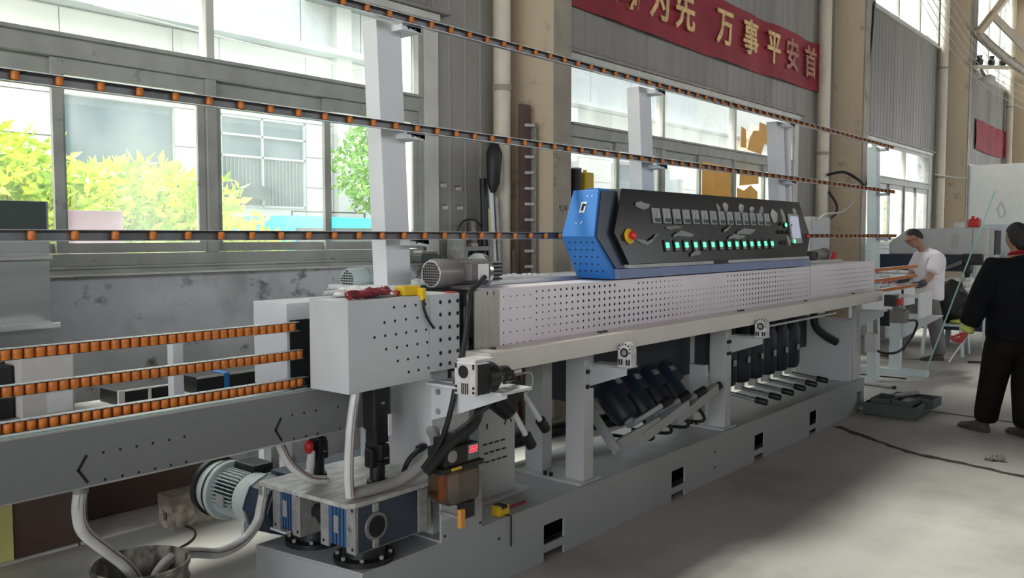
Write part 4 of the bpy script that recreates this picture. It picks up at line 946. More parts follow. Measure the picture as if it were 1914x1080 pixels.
# ================================================================== UPPER ROLLER FRAME
uf = empty('roller_frame', (5.0, 3.0, 1.39), 'tall leaning frame of three long aluminium roller rails on four pale posts', 'frame')
for (z, first) in ((2.605, 1.10), (2.112, 1.111), (1.622, 1.134)):
    yy = 2.87+0.045*(z-1.62)
    roller_rail(uf, 'roller_rail', -0.6, 10.3, yy, z, 0.132, 0.0125, 0.0135, 0.0185, first)
for i, x in enumerate((2.69, 4.965, 7.22, 9.93)):
    z0 = 1.392 if i < 3 else 0.0
    y0, yt = 2.955, 3.015
    m = MB(); m.prism([(x, y0, z0), (x, y0+0.095, z0), (x, yt+0.095, 2.60), (x, yt, 2.60)], (0.15, 0, 0))
    p = m.build('post', 'paint_white' if i < 3 else 'paint_pale', uf, bevel=0.003)
    for z in (2.605, 2.112, 1.622):
        yr = 2.87+0.045*(z-1.62)+0.026
        yp = y0+(yt-y0)*(z-z0)/(2.6-z0)+0.01
        B('rail_bracket', 'paint_white', p, (x+0.09, x+0.21, yr, yp+0.06, z-0.045, z-0.0195), (x+0.09, x+0.21, yr, yr+0.006, z-0.045, z+0.018), bevel=0.002)
        m = MB().cyl((x+0.13, yr, z-0.032), (x+0.13, yr-0.003, z-0.032), 0.006, n=6).cyl((x+0.17, yr, z-0.032), (x+0.17, yr-0.003, z-0.032), 0.006, n=6); m.build('bolts', 'blackmetal', p, kind='stuff')
    if i == 2:
        m = MB(); m.prism([(x+0.24, y0, z0), (x+0.24, y0+0.095, z0), (x+0.24, yt+0.095, 2.60), (x+0.24, yt, 2.60)], (0.05, 0, 0)); m.build('post', 'paint_white', uf, bevel=0.003)

# ================================================================== CONTROL CONSOLE
cc = empty('control_console', (5.3, 2.68, 1.392), 'blue hexagonal control console with glossy black front, green lamps and touch screen', 'control panel')
ZB, ZM, ZT = 1.386, 1.618, 1.872
def yfront(z): return 2.535+0.075*max(0, (z-1.455))/(1.872-1.455)
XL = {0: 3.985, 1: 3.835, 2: 3.945}; XR = {0: 6.78, 1: 6.88, 2: 6.78}
body = MB()
prof = [(XL[0], ZB), (XR[0], ZB), (XR[1], ZM), (XR[2], ZT), (XL[2], ZT), (XL[1], ZM)]
YF, YK = 2.59, 2.81
_f = [Vector((x, yfront(z)+0.035, z)) for x, z in prof]; _b = [Vector((x, YK, z)) for x, z in prof]
body.add(_f+_b, [tuple(range(6)), tuple(reversed(range(6, 12)))]+[((i+1) % 6, i, 6+i, 6+(i+1) % 6) for i in range(6)])
cb_ = body.build('housing', 'blue', cc, bevel=0.002)
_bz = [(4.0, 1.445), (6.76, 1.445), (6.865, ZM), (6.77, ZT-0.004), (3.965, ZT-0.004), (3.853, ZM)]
MB().prism([(x, yfront(z)+0.028, z) for x, z in _bz], (0, 0.006, 0)).build('shade_bezel', 'darkblue', cc)  # navy plate over the housing front, recess shade put into its colour
B('console_foot', 'blueslab', cc, (4.0, 6.80, 2.545, 2.60, 1.386, 1.440), bevel=0.002)
# raised black glass front, hexagonal outline, leaning back
fp = [(4.09, 1.462), (6.70, 1.462), (6.84, 1.62), (6.72, 1.885), (4.13, 1.885), (3.985, 1.64)]
m = MB(); m.prism([(x, yfront(z), z) for x, z in fp], (0, 0.09, 0))
bp_ = m.build('front_panel', 'glossblack', cc, bevel=0.003)
B('top_hood', 'blue', cc, (4.02, 6.6, 2.70, 2.78, 1.8725, 1.885), bevel=0.002)
lip = B('front_lip', 'alu', cc, (4.09, 6.74, yfront(1.455)-0.004, yfront(1.455)+0.04, 1.442, 1.462), bevel=0.001)
B('handle_notch', 'black', lip, (5.10, 5.30, yfront(1.455)-0.010, yfront(1.455)-0.003, 1.443, 1.466), bevel=0.002)
N = Vector((0, -(1.872-1.455), 0.075)).normalized(); U = Vector((0, 0.075, 1.872-1.455)).normalized(); R = Vector((1, 0, 0))
def on(x, z, d=0.0): return Vector((x, yfront(z), z)) + N*d
MX = [4.43, 4.578, 4.73, 4.885, 5.04, 5.20, 5.36, 5.525, 5.68, 5.835, 5.985, 6.145, 6.30, 6.45]
MX = [4.455+i*(6.03-4.455)/13 for i in range(14)]
for i, x in enumerate(MX):
    z = 1.737
    g = MB().obox(on(x, z, 0.006), R*0.041, U*0.045, N*0.006).build('ammeter', 'meter', cc, bevel=0.002)
    MB().obox(on(x, z-0.026, 0.0125), R*0.034, U*0.012, N*0.0005).obox(on(x-0.01, z+0.005, 0.0125), (R*0.5+U*0.85).normalized()*0.02, (R*0.85-U*0.5).normalized()*0.001, N*0.0005).build('dial', 'blackmetal', g)
LX = [4.525+i*(6.05-4.525)/13 for i in range(14)]
for i, x in enumerate(LX):
    z = 1.562
    g = MB().obox(on(x, z, 0.005), R*0.026, U*0.036, N*0.005).build('rocker_switch', 'blackmetal', cc, bevel=0.002)
    MB().obox(on(x, z+0.002, 0.012), R*0.017, U*0.016, N*0.003).build('lamp', 'lamp_green', g, bevel=0.002)
    MB().obox(on(x, z-0.023, 0.0105), R*0.015, U*0.007, N*0.001).build('lever_tip', 'cast', g)
for (x, z) in ((6.35, 1.70), (6.47, 1.578)):
    g = MB().lathe(on(x, z), N, [(0, 0.022), (0.008, 0.022), (0.012, 0.018)], 16).build('push_button', 'blackmetal', cc, smooth=True)
    MB().lathe(on(x, z, 0.0122), N, [(0, 0.016), (0.006, 0.014)], 16).build('lamp', 'lamp_green', g, smooth=True)
for (x, z) in ((6.22, 1.65), (6.30, 1.65), (6.38, 1.65), (6.46, 1.70), (6.24, 1.57), (6.30, 1.57), (6.28, 1.71)):
    MB().lathe(on(x, z), N, [(0, 0.014), (0.006, 0.014), (0.016, 0.009)], 12).build('knob', 'black', cc, smooth=True)
g = MB().lathe(on(4.125, 1.618), N, [(0, 0.042), (0.008, 0.044), (0.012, 0.038)], 24).build('emergency_stop', 'yellow', cc, smooth=True)
MB().lathe(on(4.125, 1.618, 0.012), N, [(0, 0.014), (0.012, 0.014), (0.014, 0.024), (0.026, 0.024), (0.03, 0.018)], 20).build('mushroom_button', 'redp', g, smooth=True)
g = MB().lathe(on(6.775, 1.62), N, [(0, 0.018), (0.012, 0.016)], 14).build('emergency_stop', 'redp', cc, smooth=True)
sc_ = MB().obox(on(6.53, 1.675, 0.006), R*0.100, U*0.115, N*0.006).build('touch_screen', 'cast', cc, bevel=0.004)
MB().obox(on(6.53, 1.685, 0.0125), R*0.082, U*0.085, N*0.0008).build('display', 'screen', sc_)
# strips of half-peeled protective film
rn = random.Random(4)
def film(pts, wd):
    m = MB(); vs = []; n = len(pts)
    for i, (x, z) in enumerate(pts):
        a = pts[max(0, i-1)]; b_ = pts[min(n-1, i+1)]; d = Vector((b_[0]-a[0], b_[1]-a[1])).normalized(); q = Vector((-d.y, d.x))*wd/2*math.sin(PI*(i+0.6)/(n+0.2))
        h = 0.010+0.010*(i % 2); vs += [on(x+q.x, z+q.y, h), on(x-q.x, z-q.y, 0.003)]
    m.add(vs, [(2*i, 2*i+1, 2*i+3, 2*i+2) for i in range(n-1)]); k = len(vs)
    m.add([v+N*0.0008 for v in vs], [(2*i+2, 2*i+3, 2*i+1, 2*i) for i in range(n-1)])
    return m.build('peeled_film', 'film', cc, smooth=True)
film([(4.20, 1.60), (4.25, 1.585), (4.31, 1.578), (4.36, 1.595), (4.40, 1.615), (4.44, 1.632)], 0.022)
film([(4.24, 1.80), (4.28, 1.795), (4.33, 1.788), (4.38, 1.79)], 0.04)
film([(4.55, 1.67), (4.60, 1.665), (4.66, 1.672), (4.72, 1.67)], 0.02)
film([(4.62, 1.62), (4.70, 1.635), (4.78, 1.63), (4.86, 1.62)], 0.03)
film([(5.30, 1.65), (5.36, 1.665), (5.42, 1.685)], 0.025)
film([(5.50, 1.64), (5.60, 1.652), (5.70, 1.648), (5.78, 1.655)], 0.04)
film([(5.36, 1.605), (5.44, 1.618), (5.52, 1.61), (5.6, 1.612)], 0.03)
film([(4.80, 1.50), (4.86, 1.515), (4.93, 1.51)], 0.03)
film([(5.26, 1.83), (5.27, 1.80), (5.29, 1.782)], 0.012)
film([(5.36, 1.835), (5.38, 1.81), (5.39, 1.785)], 0.05)
film([(5.60, 1.83), (5.62, 1.81), (5.63, 1.785)], 0.06)
film([(5.78, 1.82), (5.79, 1.80), (5.80, 1.785)], 0.05)
film([(5.98, 1.83), (5.95, 1.80), (5.92, 1.785)], 0.03)
film([(6.13, 1.80), (6.17, 1.76), (6.18, 1.72)], 0.09)
film([(6.32, 1.82), (6.335, 1.76), (6.345, 1.70)], 0.022)
film([(6.56, 1.83), (6.57, 1.80), (6.58, 1.775)], 0.035)
film([(6.36, 1.62), (6.37, 1.58), (6.375, 1.545)], 0.02)
# left end cap details: perforations on the lower slope, socket on the upper slope
P0 = Vector((XL[1], 0, ZM)); dn = (Vector((XL[0], 0, ZB))-P0); dup_ = (Vector((XL[2], 0, ZT))-P0)
nd = Vector((-1, 0, -0.65)).normalized(); nu = Vector((-1, 0, 0.43)).normalized()
nd = Vector((dn.z, 0, -dn.x)).normalized(); nu = Vector((-dup_.z, 0, dup_.x)).normalized()
pts = []
for r in range(5):
    for k in range(5):
        t = 0.14+r*0.17; y = 2.62+k*0.038+(0.016 if r % 2 else 0)
        q = P0+dn*t; pts.append((q.x, y, q.z))
discs([Vector(p)+nd*0.0002 for p in pts], 0.0055, nd*0.0012, 8).build('perforations', 'dark', cb_, kind='stuff')
q = P0+dup_*0.62+Vector((0, 2.715, 0)); T = dup_.normalized(); YY = Vector((0, 1, 0))
sk = MB().obox(q+nu*0.002, YY*0.017, T*0.032, nu*0.002).build('socket_plate', 'white', cc, bevel=0.0008)
MB().obox(q+nu*0.0045, YY*0.008, T*0.021, nu*0.0008).obox(q+nu*0.0045+T*0.012-YY*0.004, YY*0.012, T*0.006, nu*0.0008).build('socket_slot', 'dark', sk)
m = MB()
for (a, b_) in ((0.86, 2.705), (0.86, 2.675), (0.28, 2.735), (0.28, 2.705), (0.31, 2.70)): q2 = P0+dup_*a+Vector((0, b_, 0)); m.cyl(q2, q2+nu*0.003, 0.004, n=6)
m.build('screws', 'white', cb_, kind='stuff')
# ================================================================== LEFT SIDE THINGS BY THE WALL
sc1 = empty('steel_cabinet', (1.0, 4.4, 0.62), 'stainless steel sink cabinet with bright folded lips at the left edge of the picture', 'cabinet')
B('back_panel', 'steel', sc1, (-0.4, 1.80, 4.36, 4.375, 1.0, 1.785), bevel=0.002)
B('dark_splash', 'greenbox', sc1, (-0.4, 1.785, 4.345, 4.36, 1.64, 1.782), bevel=0.002)
B('folded_lip', 'steel_bright', sc1, (-0.4, 1.80, 4.325, 4.36, 1.508, 1.530), (-0.4, 1.785, 4.22, 4.36, 1.19, 1.215), bevel=0.004)
B('lower_front', 'steel', sc1, (-0.4, 1.795, 4.34, 4.36, 1.02, 1.19)); B('body', 'steel', sc1, (-0.4, 1.78, 4.38, 4.62, 0.62, 1.5))
B('leg', 'steel', sc1, (0.9, 0.94, 4.45, 4.49, 0.0, 0.62)); B('leg', 'steel', sc1, (-0.3, -0.26, 4.45, 4.49, 0.0, 0.62))
wb = empty('white_box', (1.55, 4.2, 0), 'white carton on the lower shelf under the steel cabinet', 'box')
B('carton', 'cardboard', wb, (1.57, 1.80, 4.14, 4.32, 0.80, 1.085), bevel=0.003); B('label_panel', 'white', wb, (1.68, 1.79, 4.137, 4.14, 0.81, 0.90)); B('vent', 'black', wb, (1.40, 1.56, 4.20, 4.32, 0.80, 1.04), bevel=0.01)
wt = empty('work_table', (1.6, 4.2, 0), 'low grey table behind the infeed rollers holding boxes', 'table')
B('table_board', 'cast', wt, (-0.4, 3.0, 4.0, 4.34, 0.765, 0.80), bevel=0.003)
for x in (0.2, 2.9): B('leg', 'paint_white', wt, (x, x+0.05, 4.05, 4.10, 0.0, 0.765)); B('leg', 'paint_white', wt, (x, x+0.05, 4.25, 4.30, 0.0, 0.765))
dc = empty('dark_crate', (2.1, 4.15, 0.8), 'black rectangular crate behind the roller rows, left one of two', 'crate')
MB().plate(1.99, 2.33, 0.80, 0.872, 4.10, 4.115, [(2.02, 2.145, 0.81, 0.865), (2.155, 2.32, 0.81, 0.865)]).build('rim', 'cardboard', dc)
B('body', 'black', dc, (1.992, 2.328, 4.115, 4.30, 0.80, 0.868), bevel=0.003)
dc = empty('dark_crate', (2.65, 4.15, 0.8), 'long black crate with a blue strap behind the roller rows', 'crate')
B('body', 'black', dc, (2.40, 2.98, 4.10, 4.30, 0.80, 0.888), bevel=0.004); B('blue_strap', 'blue', dc, (2.56, 2.59, 4.095, 4.305, 0.801, 0.892)); B('cardboard_edge', 'cardboard', dc, (2.40, 2.98, 4.098, 4.10, 0.878, 0.889))
gb_ = empty('wall_shade_box', (2.0, 4.3, 0), 'dark box added for the shade at the wall foot behind the low table', 'box')
B('body', 'brown', gb_, (2.15, 3.0, 4.90, 4.985, 0.013, 0.36), bevel=0.01)  # added brown-black box; its dark colour stands for shade on the wall foot
bd = empty('brown_board', (1.85, 4.62, 0.012), 'dark brown board standing against the wall beside a yellow board', 'board')
B('board', 'brown', bd, (1.685, 2.05, 4.60, 4.615, 0.014, 0.42), bevel=0.001)
bd = empty('yellow_board', (1.4, 4.62, 0.012), 'pale yellow board standing at the left edge next to the brown board', 'board')
B('board', 'yellowboard', bd, (1.2, 1.68, 4.59, 4.605, 0.014, 0.42), bevel=0.001)
hb_ = empty('hollow_block', (2.53, 4.5, 0.0), 'rough hollow concrete block on the floor behind the motor', 'block')
m = MB().plate(4.42, 4.56, 0.0, 0.135, 2.42, 2.44, [(4.47, 4.51, 0.045, 0.09)]); m.v = [Vector((v.y, v.x, v.z)) for v in m.v]; m.f = [tuple(reversed(f)) for f in m.f]
m.box(2.44, 2.85, 4.42, 4.56, 0.0, 0.135); m.build('block', 'brick', hb_, bevel=0.004); B('core_hole', 'dark', hb_, (2.435, 2.4405, 4.47, 4.51, 0.045, 0.09))
gs = empty('granite_slab', (2.6, 4.5, 0.136), 'brown granite slab lying on the hollow block', 'slab')
B('slab', 'granite', gs, (2.41, 2.85, 4.41, 4.55, 0.1365, 0.19), bevel=0.002)
MB().tube([(2.50, 4.44, 0.006), (2.49, 4.30, 0.006), (2.36, 4.16, 0.006), (2.1, 4.08, 0.006), (1.85, 4.02, 0.006)], 0.005, n=6).build('thin_cable', 'black', None, smooth=True)
tag(bpy.data.objects['thin_cable'], 'thin dark cable lying on the floor in front of the block', 'cable')

# ================================================================== THINGS ON THE WALL AND THE NEAREST COLUMN
rk = empty('clamp_rack', (5.9, 4.62, 0.9), 'dark upright steel bar with a row of pale clamps beside the nearest column', 'rack')
B('bar', 'brown', rk, (5.82, 5.96, 4.70, 4.73, 0.0, 2.75), bevel=0.003); B('rail', 'cast', rk, (5.965, 5.99, 4.66, 4.73, 0.4, 2.6), bevel=0.003)
for k in range(13):
    z = 0.95+k*0.135
    g = MB().box(5.87, 5.96, 4.665, 4.70, z-0.012, z+0.012).cyl((5.915, 4.665, z), (5.915, 4.635, z), 0.014, n=8).build('clamp', 'cardboard', rk, bevel=0.003)
tb = empty('leaning_bars', (5.6, 4.9, 0.02), 'bundle of steel tubes and flat bars leaning between the drain pipe and the cladding', 'bars')
for k, (x, yb, xt, zt, r, mt) in enumerate(((5.50, 4.72, 5.55, 2.05, 0.022, 'paint_white'), (5.56, 4.70, 5.60, 1.95, 0.018, 'cast'), (5.44, 4.72, 5.53, 1.85, 0.014, 'yellowboard'), (5.38, 4.76, 5.50, 2.1, 0.03, 'blackmetal'), (5.32, 4.8, 5.42, 1.75, 0.035, 'motorgrey'), (5.66, 4.60, 5.70, 1.5, 0.015, 'brown'))):
    MB().cyl((x, yb-0.08, 0.02), (xt, yb+0.09, zt), r, n=10).build('tube', mt, tb, smooth=True)
bg_ = empty('black_bag', (5.44, 4.8, 1.98), 'black cloth bag hanging from the leaning bars', 'bag')
MB().lathe((5.50, 4.74, 1.98), (0.05, 0, 1), [(0, 0.02), (0.08, 0.055), (0.2, 0.06), (0.33, 0.07), (0.4, 0.04), (0.44, 0.02)], 14).build('bag', 'black', bg_, smooth=True)
hc = empty('heater', (4.75, 4.85, 1.41), 'black and grey box with a domed lid on the sill behind the pale post', 'box')
B('case', 'greenbox', hc, (4.70, 4.93, 4.78, 4.90, 1.42, 1.475), bevel=0.006); B('lid', 'motorgrey', hc, (4.72, 4.90, 4.79, 4.89, 1.475, 1.505), bevel=0.012); MB().cyl((4.80, 4.84, 1.505), (4.80, 4.84, 1.535), 0.012, n=10).build('knob', 'black', hc)
cbn = empty('open_metal_box', (5.3, 4.7, 1.3), 'open grey metal box with brown tools on the wall behind the top motor', 'box')
m = MB().plate(5.14, 5.50, 1.33, 1.62, 4.74, 4.755, [(5.19, 5.46, 1.37, 1.50), (5.17, 5.47, 1.535, 1.61)]); m.box(5.14, 5.16, 4.755, 4.93, 1.33, 1.62).box(5.48, 5.50, 4.755, 4.93, 1.33, 1.62).box(5.16, 5.48, 4.755, 4.93, 1.33, 1.345).box(5.16, 5.48, 4.755, 4.93, 1.505, 1.52)
m.build('case', 'cast', cbn, bevel=0.002)
B('tool', 'brown', cbn, (5.18, 5.24, 4.78, 4.88, 1.52, 1.58), bevel=0.006); B('tool', 'cardboard', cbn, (5.28, 5.36, 4.78, 4.88, 1.52, 1.56), bevel=0.006)
B('bracket', 'cast', cbn, (5.2, 5.4, 4.93, 4.98, 1.2, 1.6))
MB().tube([(5.15, 4.82, 1.66), (5.2, 4.80, 1.74), (5.34, 4.80, 1.75), (5.48, 4.82, 1.68)], 0.008, n=6).build('cable_loop', 'black', cbn)
sh = empty('wall_shelf', (6.95, 4.9, 1.95), 'small dark shelf on the wall right of the nearest column', 'shelf')
B('board', 'cardboard', sh, (6.80, 7.12, 4.78, 4.98, 1.965, 1.985)); B('box_front', 'brown', sh, (6.82, 7.10, 4.80, 4.97, 1.60, 1.96))
jr = empty('dark_tin', (6.90, 4.88, 1.986), 'dark round tin on the shelf beside the yellow jug', 'tin')
MB().cyl((6.89, 4.88, 1.986), (6.89, 4.88, 2.26), 0.055, n=16).build('tin', 'blackmetal', jr, smooth=True); MB().cyl((6.89, 4.88, 2.26), (6.89, 4.88, 2.275), 0.058, n=16).build('lid', 'cast', jr)
jr = empty('yellow_jug', (7.04, 4.88, 1.986), 'yellow plastic jug on the small shelf', 'jug')
MB().box(6.965, 7.12, 4.82, 4.94, 1.986, 2.24).build('jug', 'yellow', jr, bevel=0.02); MB().cyl((7.04, 4.88, 2.24), (7.04, 4.88, 2.265), 0.02, n=10).build('cap', 'yellow', jr)
# amber sheets taped over the second window
af = empty('amber_sheets', (10.8, 4.9, 2.0), 'torn amber plastic sheets taped over the right part of the second window', 'sheets')
def sheet(poly, y):
    m = MB(); m.prism([(x, y, z) for x, z in poly], (0, 0.003, 0)); return m.build('sheet', 'amber', af)
sheet([(10.70, 2.78), (10.88, 2.78), (10.86, 3.02), (10.72, 3.05)], 4.955)
sheet([(10.90, 2.76), (11.35, 2.73), (11.45, 2.88), (11.75, 2.9), (11.80, 3.12), (11.28, 3.16), (11.26, 3.04), (11.10, 3.03), (10.98, 2.93)], 4.952)
sheet([(9.68, 1.58), (10.48, 1.58), (10.48, 2.50), (9.68, 2.53)], 4.975)
sheet([(10.64, 1.58), (11.28, 1.58), (11.28, 2.22), (11.05, 2.30), (10.85, 2.22), (10.64, 2.25)], 4.965)
sheet([(10.70, 2.28), (11.3, 2.33), (11.3, 2.50), (10.72, 2.50)], 4.962)
# cables on the wall
def wire(name, pts, r, lb, matn='black', cat='cable'):
    o = MB().tube(pts, r, n=6, smooth=6).build(name, matn, None, smooth=True); tag(o, lb, cat); return o
wire('hanging_cable', [(15.75, 4.88, 5.62), (15.65, 4.88, 4.9), (15.3, 4.87, 4.0), (14.85, 4.87, 3.5), (14.6, 4.86, 3.35)], 0.02, 'dark cable hanging in a curve from the high window to the column switch')
wire('black_cable', [(13.3, 4.74, 2.55), (13.6, 4.6, 2.6), (13.9, 4.48, 2.5), (14.2, 4.46, 2.42), (14.45, 4.47, 2.6)], 0.022, 'thick dark cable looping across the column above the roller rail')
wire('loop_cable', [(13.42, 4.76, 2.3), (13.5, 4.66, 2.1), (13.45, 4.66, 1.95), (13.2, 4.66, 1.88)], 0.02, 'black cable loop hanging on the pipe behind the console')
wire('grey_wire', [(13.6, 4.45, 2.15), (13.0, 4.40, 1.98), (12.3, 4.38, 1.93), (11.9, 4.36, 1.84)], 0.014, 'pale wire drooping to the grey box behind the console', 'cardboard')
for k in range(6):
    wire('power_line', [(13.5+k*0.9, 4.3, 6.5-k*0.1), (18.5, 4.35-k*0.03, 5.35+0.25*k*0.6), (22.0, 4.3, 4.95+0.17*k), (28.3, 4.3, 5.0+0.2*k)], 0.006, ['lowest', 'second lowest', 'third', 'fourth', 'second highest', 'highest'][k]+' of the pale wires strung past the high windows', 'cardboard', 'wire')
wire('white_rope', [(20.2, 4.9, 2.94), (20.6, 4.4, 2.86), (19.0, 3.9, 2.84), (17.05, 3.5, 2.87)], 0.012, 'thin white rope from the third window to the whiteboard', 'white', 'rope')
sw = empty('switch', (14.55, 4.87, 3.4), 'small rusty switch where the hanging cable meets the column', 'switch')
B('box', 'brown', sw, (14.50, 14.60, 4.84, 4.98, 3.38, 3.75), bevel=0.01); B('lever', 'cardboard', sw, (14.56, 14.72, 4.84, 4.87, 3.33, 3.36))
jb = empty('grey_wall_box', (12.0, 4.4, 1.2), 'plain grey steel box behind the right end of the console', 'box')
B('case', 'paint', jb, (11.75, 12.50, 4.40, 4.98, 0.9, 1.885), bevel=0.008); B('door', 'paint', jb, (11.79, 12.46, 4.39, 4.40, 0.94, 1.85), bevel=0.004)
pm = empty('insulator_rack', (22.2, 4.5, 5.4), 'wall arm with insulators and a floodlight below the far high window', 'lamp')
MB().beam((21.5, 4.45, 5.35), (26.4, 4.45, 6.05), 0.08, 0.08).build('arm', 'pipe', pm)
for k in range(4): MB().lathe((21.9+k*1.25, 4.45, 5.46+k*0.178), (0, 0, 1), [(0, 0.07), (0.1, 0.08), (0.12, 0.05), (0.2, 0.06)], 12).build('insulator', 'greenbox', pm, smooth=True)
MB().lathe((22.2, 4.35, 5.02), (0.2, -0.4, 1), [(0, 0.28), (0.06, 0.26), (0.16, 0.12), (0.24, 0.08)], 20).build('floodlight', 'white', pm, smooth=True)
MB().beam((22.2, 4.4, 5.22), (22.0, 4.45, 5.42), 0.05, 0.05).build('bracket', 'cast', pm)

# ================================================================== SMALL THINGS ON THE MACHINE
gl = empty('work_gloves', (2.33, 2.66, 1.376), 'pair of dark red rubber-coated work gloves lying on the drive box', 'gloves')
def glove(ox, oy, ang, flip=1):
    c = math.cos(ang); s_ = math.sin(ang)
    def T(x, y, z): return (ox+c*x-s_*y, oy+s_*x+c*y, 1.376+z)
    m = MB(); m.sphere((0, 0, 0), 0.05, 0.035, 0.016, 14, 8)
    m.v = [Vector(T(v.x, v.y, v.z+0.017)) for v in m.v]
    for k in range(4):
        y = (-0.026+0.0175*k)*flip
        m.tube([T(0.03, y, 0.016), T(0.07+0.008*(k in (1, 2)), y*1.1, 0.02+0.004*k), T(0.10+0.008*(k in (1, 2)), y*1.25, 0.012)], 0.0095, n=8, smooth=3)
    m.tube([T(-0.01, 0.03*flip, 0.016), T(0.02, 0.055*flip, 0.02), T(0.045, 0.062*flip, 0.013)], 0.010, n=8, smooth=3)
    o = m.build('glove', 'redglove', gl, smooth=True)
    MB().tube([T(-0.04, 0, 0.017), T(-0.075, 0, 0.018), T(-0.09, 0, 0.014)], 0.018, n=10, smooth=3).build('cuff', 'redglove', o, smooth=True)
glove(2.25, 2.61, 0.15); glove(2.335, 2.65, 0.5, -1)
st = empty('cable_ties', (2.19, 2.65, 1.376), 'bunch of white cable ties at the left end of the drive box', 'ties')
m = MB(); rn = random.Random(2)
for k in range(12): a = rn.uniform(2.2, 4.2); m.tube([(2.20, 2.66, 1.384+rn.uniform(0, .02)), (2.20+0.035*math.cos(a), 2.66+0.035*math.sin(a), 1.398+rn.uniform(0, .02)), (2.20+0.085*math.cos(a), 2.66+0.085*math.sin(a), 1.39+rn.uniform(0, .03))], 0.0016, n=4, smooth=2)
m.build('ties', 'white', st, kind='stuff')
rg = empty('white_rag', (2.32, 2.74, 1.376), 'crumpled white rag behind the red gloves', 'rag')
m = MB().sphere((2.32, 2.75, 1.388), 0.11, 0.045, 0.022, 18, 8)
for v in m.v: v.z = max(1.377, v.z+0.006*math.sin(v.x*90)+0.005*math.cos(v.y*110))
m.build('cloth', 'white', rg, smooth=True)
pk = empty('pliers', (2.46, 2.66, 1.376), 'black pliers with a red grip on the drive box', 'tool')
MB().beam((2.40, 2.60, 1.383), (2.50, 2.66, 1.40), 0.022, 0.014).beam((2.42, 2.63, 1.383), (2.51, 2.66, 1.405), 0.02, 0.014).build('handles', 'blackmetal', pk, bevel=0.004); MB().cyl((2.395, 2.595, 1.386), (2.42, 2.61, 1.390), 0.012, n=10).build('grip', 'glovered', pk, smooth=True)
scd = empty('screwdriver', (2.36, 2.60, 1.376), 'screwdriver with a white handle across the drive box', 'tool')
MB().cyl((2.30, 2.585, 1.381), (2.39, 2.59, 1.382), 0.004, n=8).build('shaft', 'steel', scd); MB().cyl((2.385, 2.59, 1.384), (2.40, 2.66, 1.40), 0.008, n=10).build('handle', 'white', scd, smooth=True)
ytm = empty('yellow_stapler', (2.56, 2.62, 1.376), 'yellow plastic tool body with a black lanyard hanging over the drive box', 'tool')
B('body', 'yellow', ytm, (2.445, 2.54, 2.585, 2.64, 1.3755, 1.415), bevel=0.005); B('clip', 'yellow', ytm, (2.515, 2.538, 2.552, 2.585, 1.355, 1.405), bevel=0.003)
MB().tube([(2.526, 2.556, 1.36), (2.526, 2.554, 1.32), (2.548, 2.55, 1.27), (2.578, 2.548, 1.235)], 0.006, n=8).build('lanyard', 'black', ytm, smooth=True)
rp = empty('red_tag', (2.74, 2.60, 1.376), 'small crimson tag on the edge of the perforated cover', 'tag')
B('tag', 'glovered', rp, (2.715, 2.755, 2.59, 2.62, 1.3745, 1.379))
tm_ = empty('tape_measure', (3.08, 2.62, 0.302), 'yellow tape measure on the machine base with a dark red blade and a black strap', 'tape measure')
B('case', 'yellow', tm_, (3.04, 3.12, 2.585, 2.635, 0.3025, 0.35), bevel=0.008); B('side_label', 'black', tm_, (3.06, 3.10, 2.583, 2.637, 0.335, 0.352), bevel=0.003)
MB().beam((3.12, 2.60, 0.325), (3.24, 2.59, 0.330), 0.012, 0.010).build('blade', 'redglove', tm_)
B('strap', 'black', tm_, (3.085, 3.092, 2.550, 2.5545, 0.16, 0.30)); B('strap_top', 'black', tm_, (3.085, 3.092, 2.550, 2.59, 0.3025, 0.306))

# ================================================================== RIGHT SIDE: OUTFEED, FLOOR THINGS
oc = empty('outfeed_conveyor', (10.2, 3.0, 0), 'pale blue outfeed conveyor stand with three orange roller rows past the machine end', 'conveyor')
for z in (1.257, 1.143, 1.03):
    r = MB().box(8.85, 11.2, 2.868, 2.898, z+0.0165, z+0.0185).box(8.85, 11.2, 2.868, 2.898, z-0.0185, z-0.0165).build('roller_rail', 'alu', oc)
    k = 0; x = 8.88; proto = None
    while x < 11.18:
        if proto is None:
            proto = MB().cyl((x, 2.880, z-0.0135), (x, 2.880, z+0.0135), 0.0145, n=8).build('roller', 'orange', r, smooth=True); px0 = x
        else:
            o = proto.copy(); o.location = proto.location+Vector((x-px0, 0, 0)); COL.objects.link(o)
        x += 0.034
B('leg', 'paint_pale', oc, (10.62, 10.72, 2.90, 3.02, 0.07, 1.0), bevel=0.004)
B('foot_bar', 'paint_pale', oc, (10.60, 10.74, 2.60, 3.75, 0.0, 0.07), bevel=0.004)
MB().prism([(10.66, 2.90, 0.72), (10.66, 2.45, 0.72), (10.66, 2.90, 0.42)], (0.03, 0, 0)).build('gusset', 'paint_white', oc)
B('side_plate', 'paint_white', oc, (8.85, 11.2, 2.90, 2.915, 0.80, 1.0)); B('side_plate', 'paint_white', oc, (10.3, 10.85, 2.62, 2.635, 0.70, 0.98)); B('cross_piece', 'paint_white', oc, (10.3, 10.4, 2.635, 2.90, 0.93, 0.97))
fb = empty('floor_bar', (10, 2.8, 0), 'steel bar lying on the floor by the outfeed foot', 'bar')
MB().cyl((9.70, 3.25, 0.018), (9.60, 2.66, 0.018), 0.016, n=8).build('bar', 'cast', fb); MB().cyl((9.60, 2.68, 0.018), (9.595, 2.65, 0.018), 0.02, n=8).build('end_cap', 'black', fb)
fb = empty('floor_strip', (10, 2.8, 0), 'thin black strip lying on the floor beside the outfeed foot', 'strip')
B('strip', 'black', fb, (10.35, 10.38, 2.75, 3.5, 0.0005, 0.012))
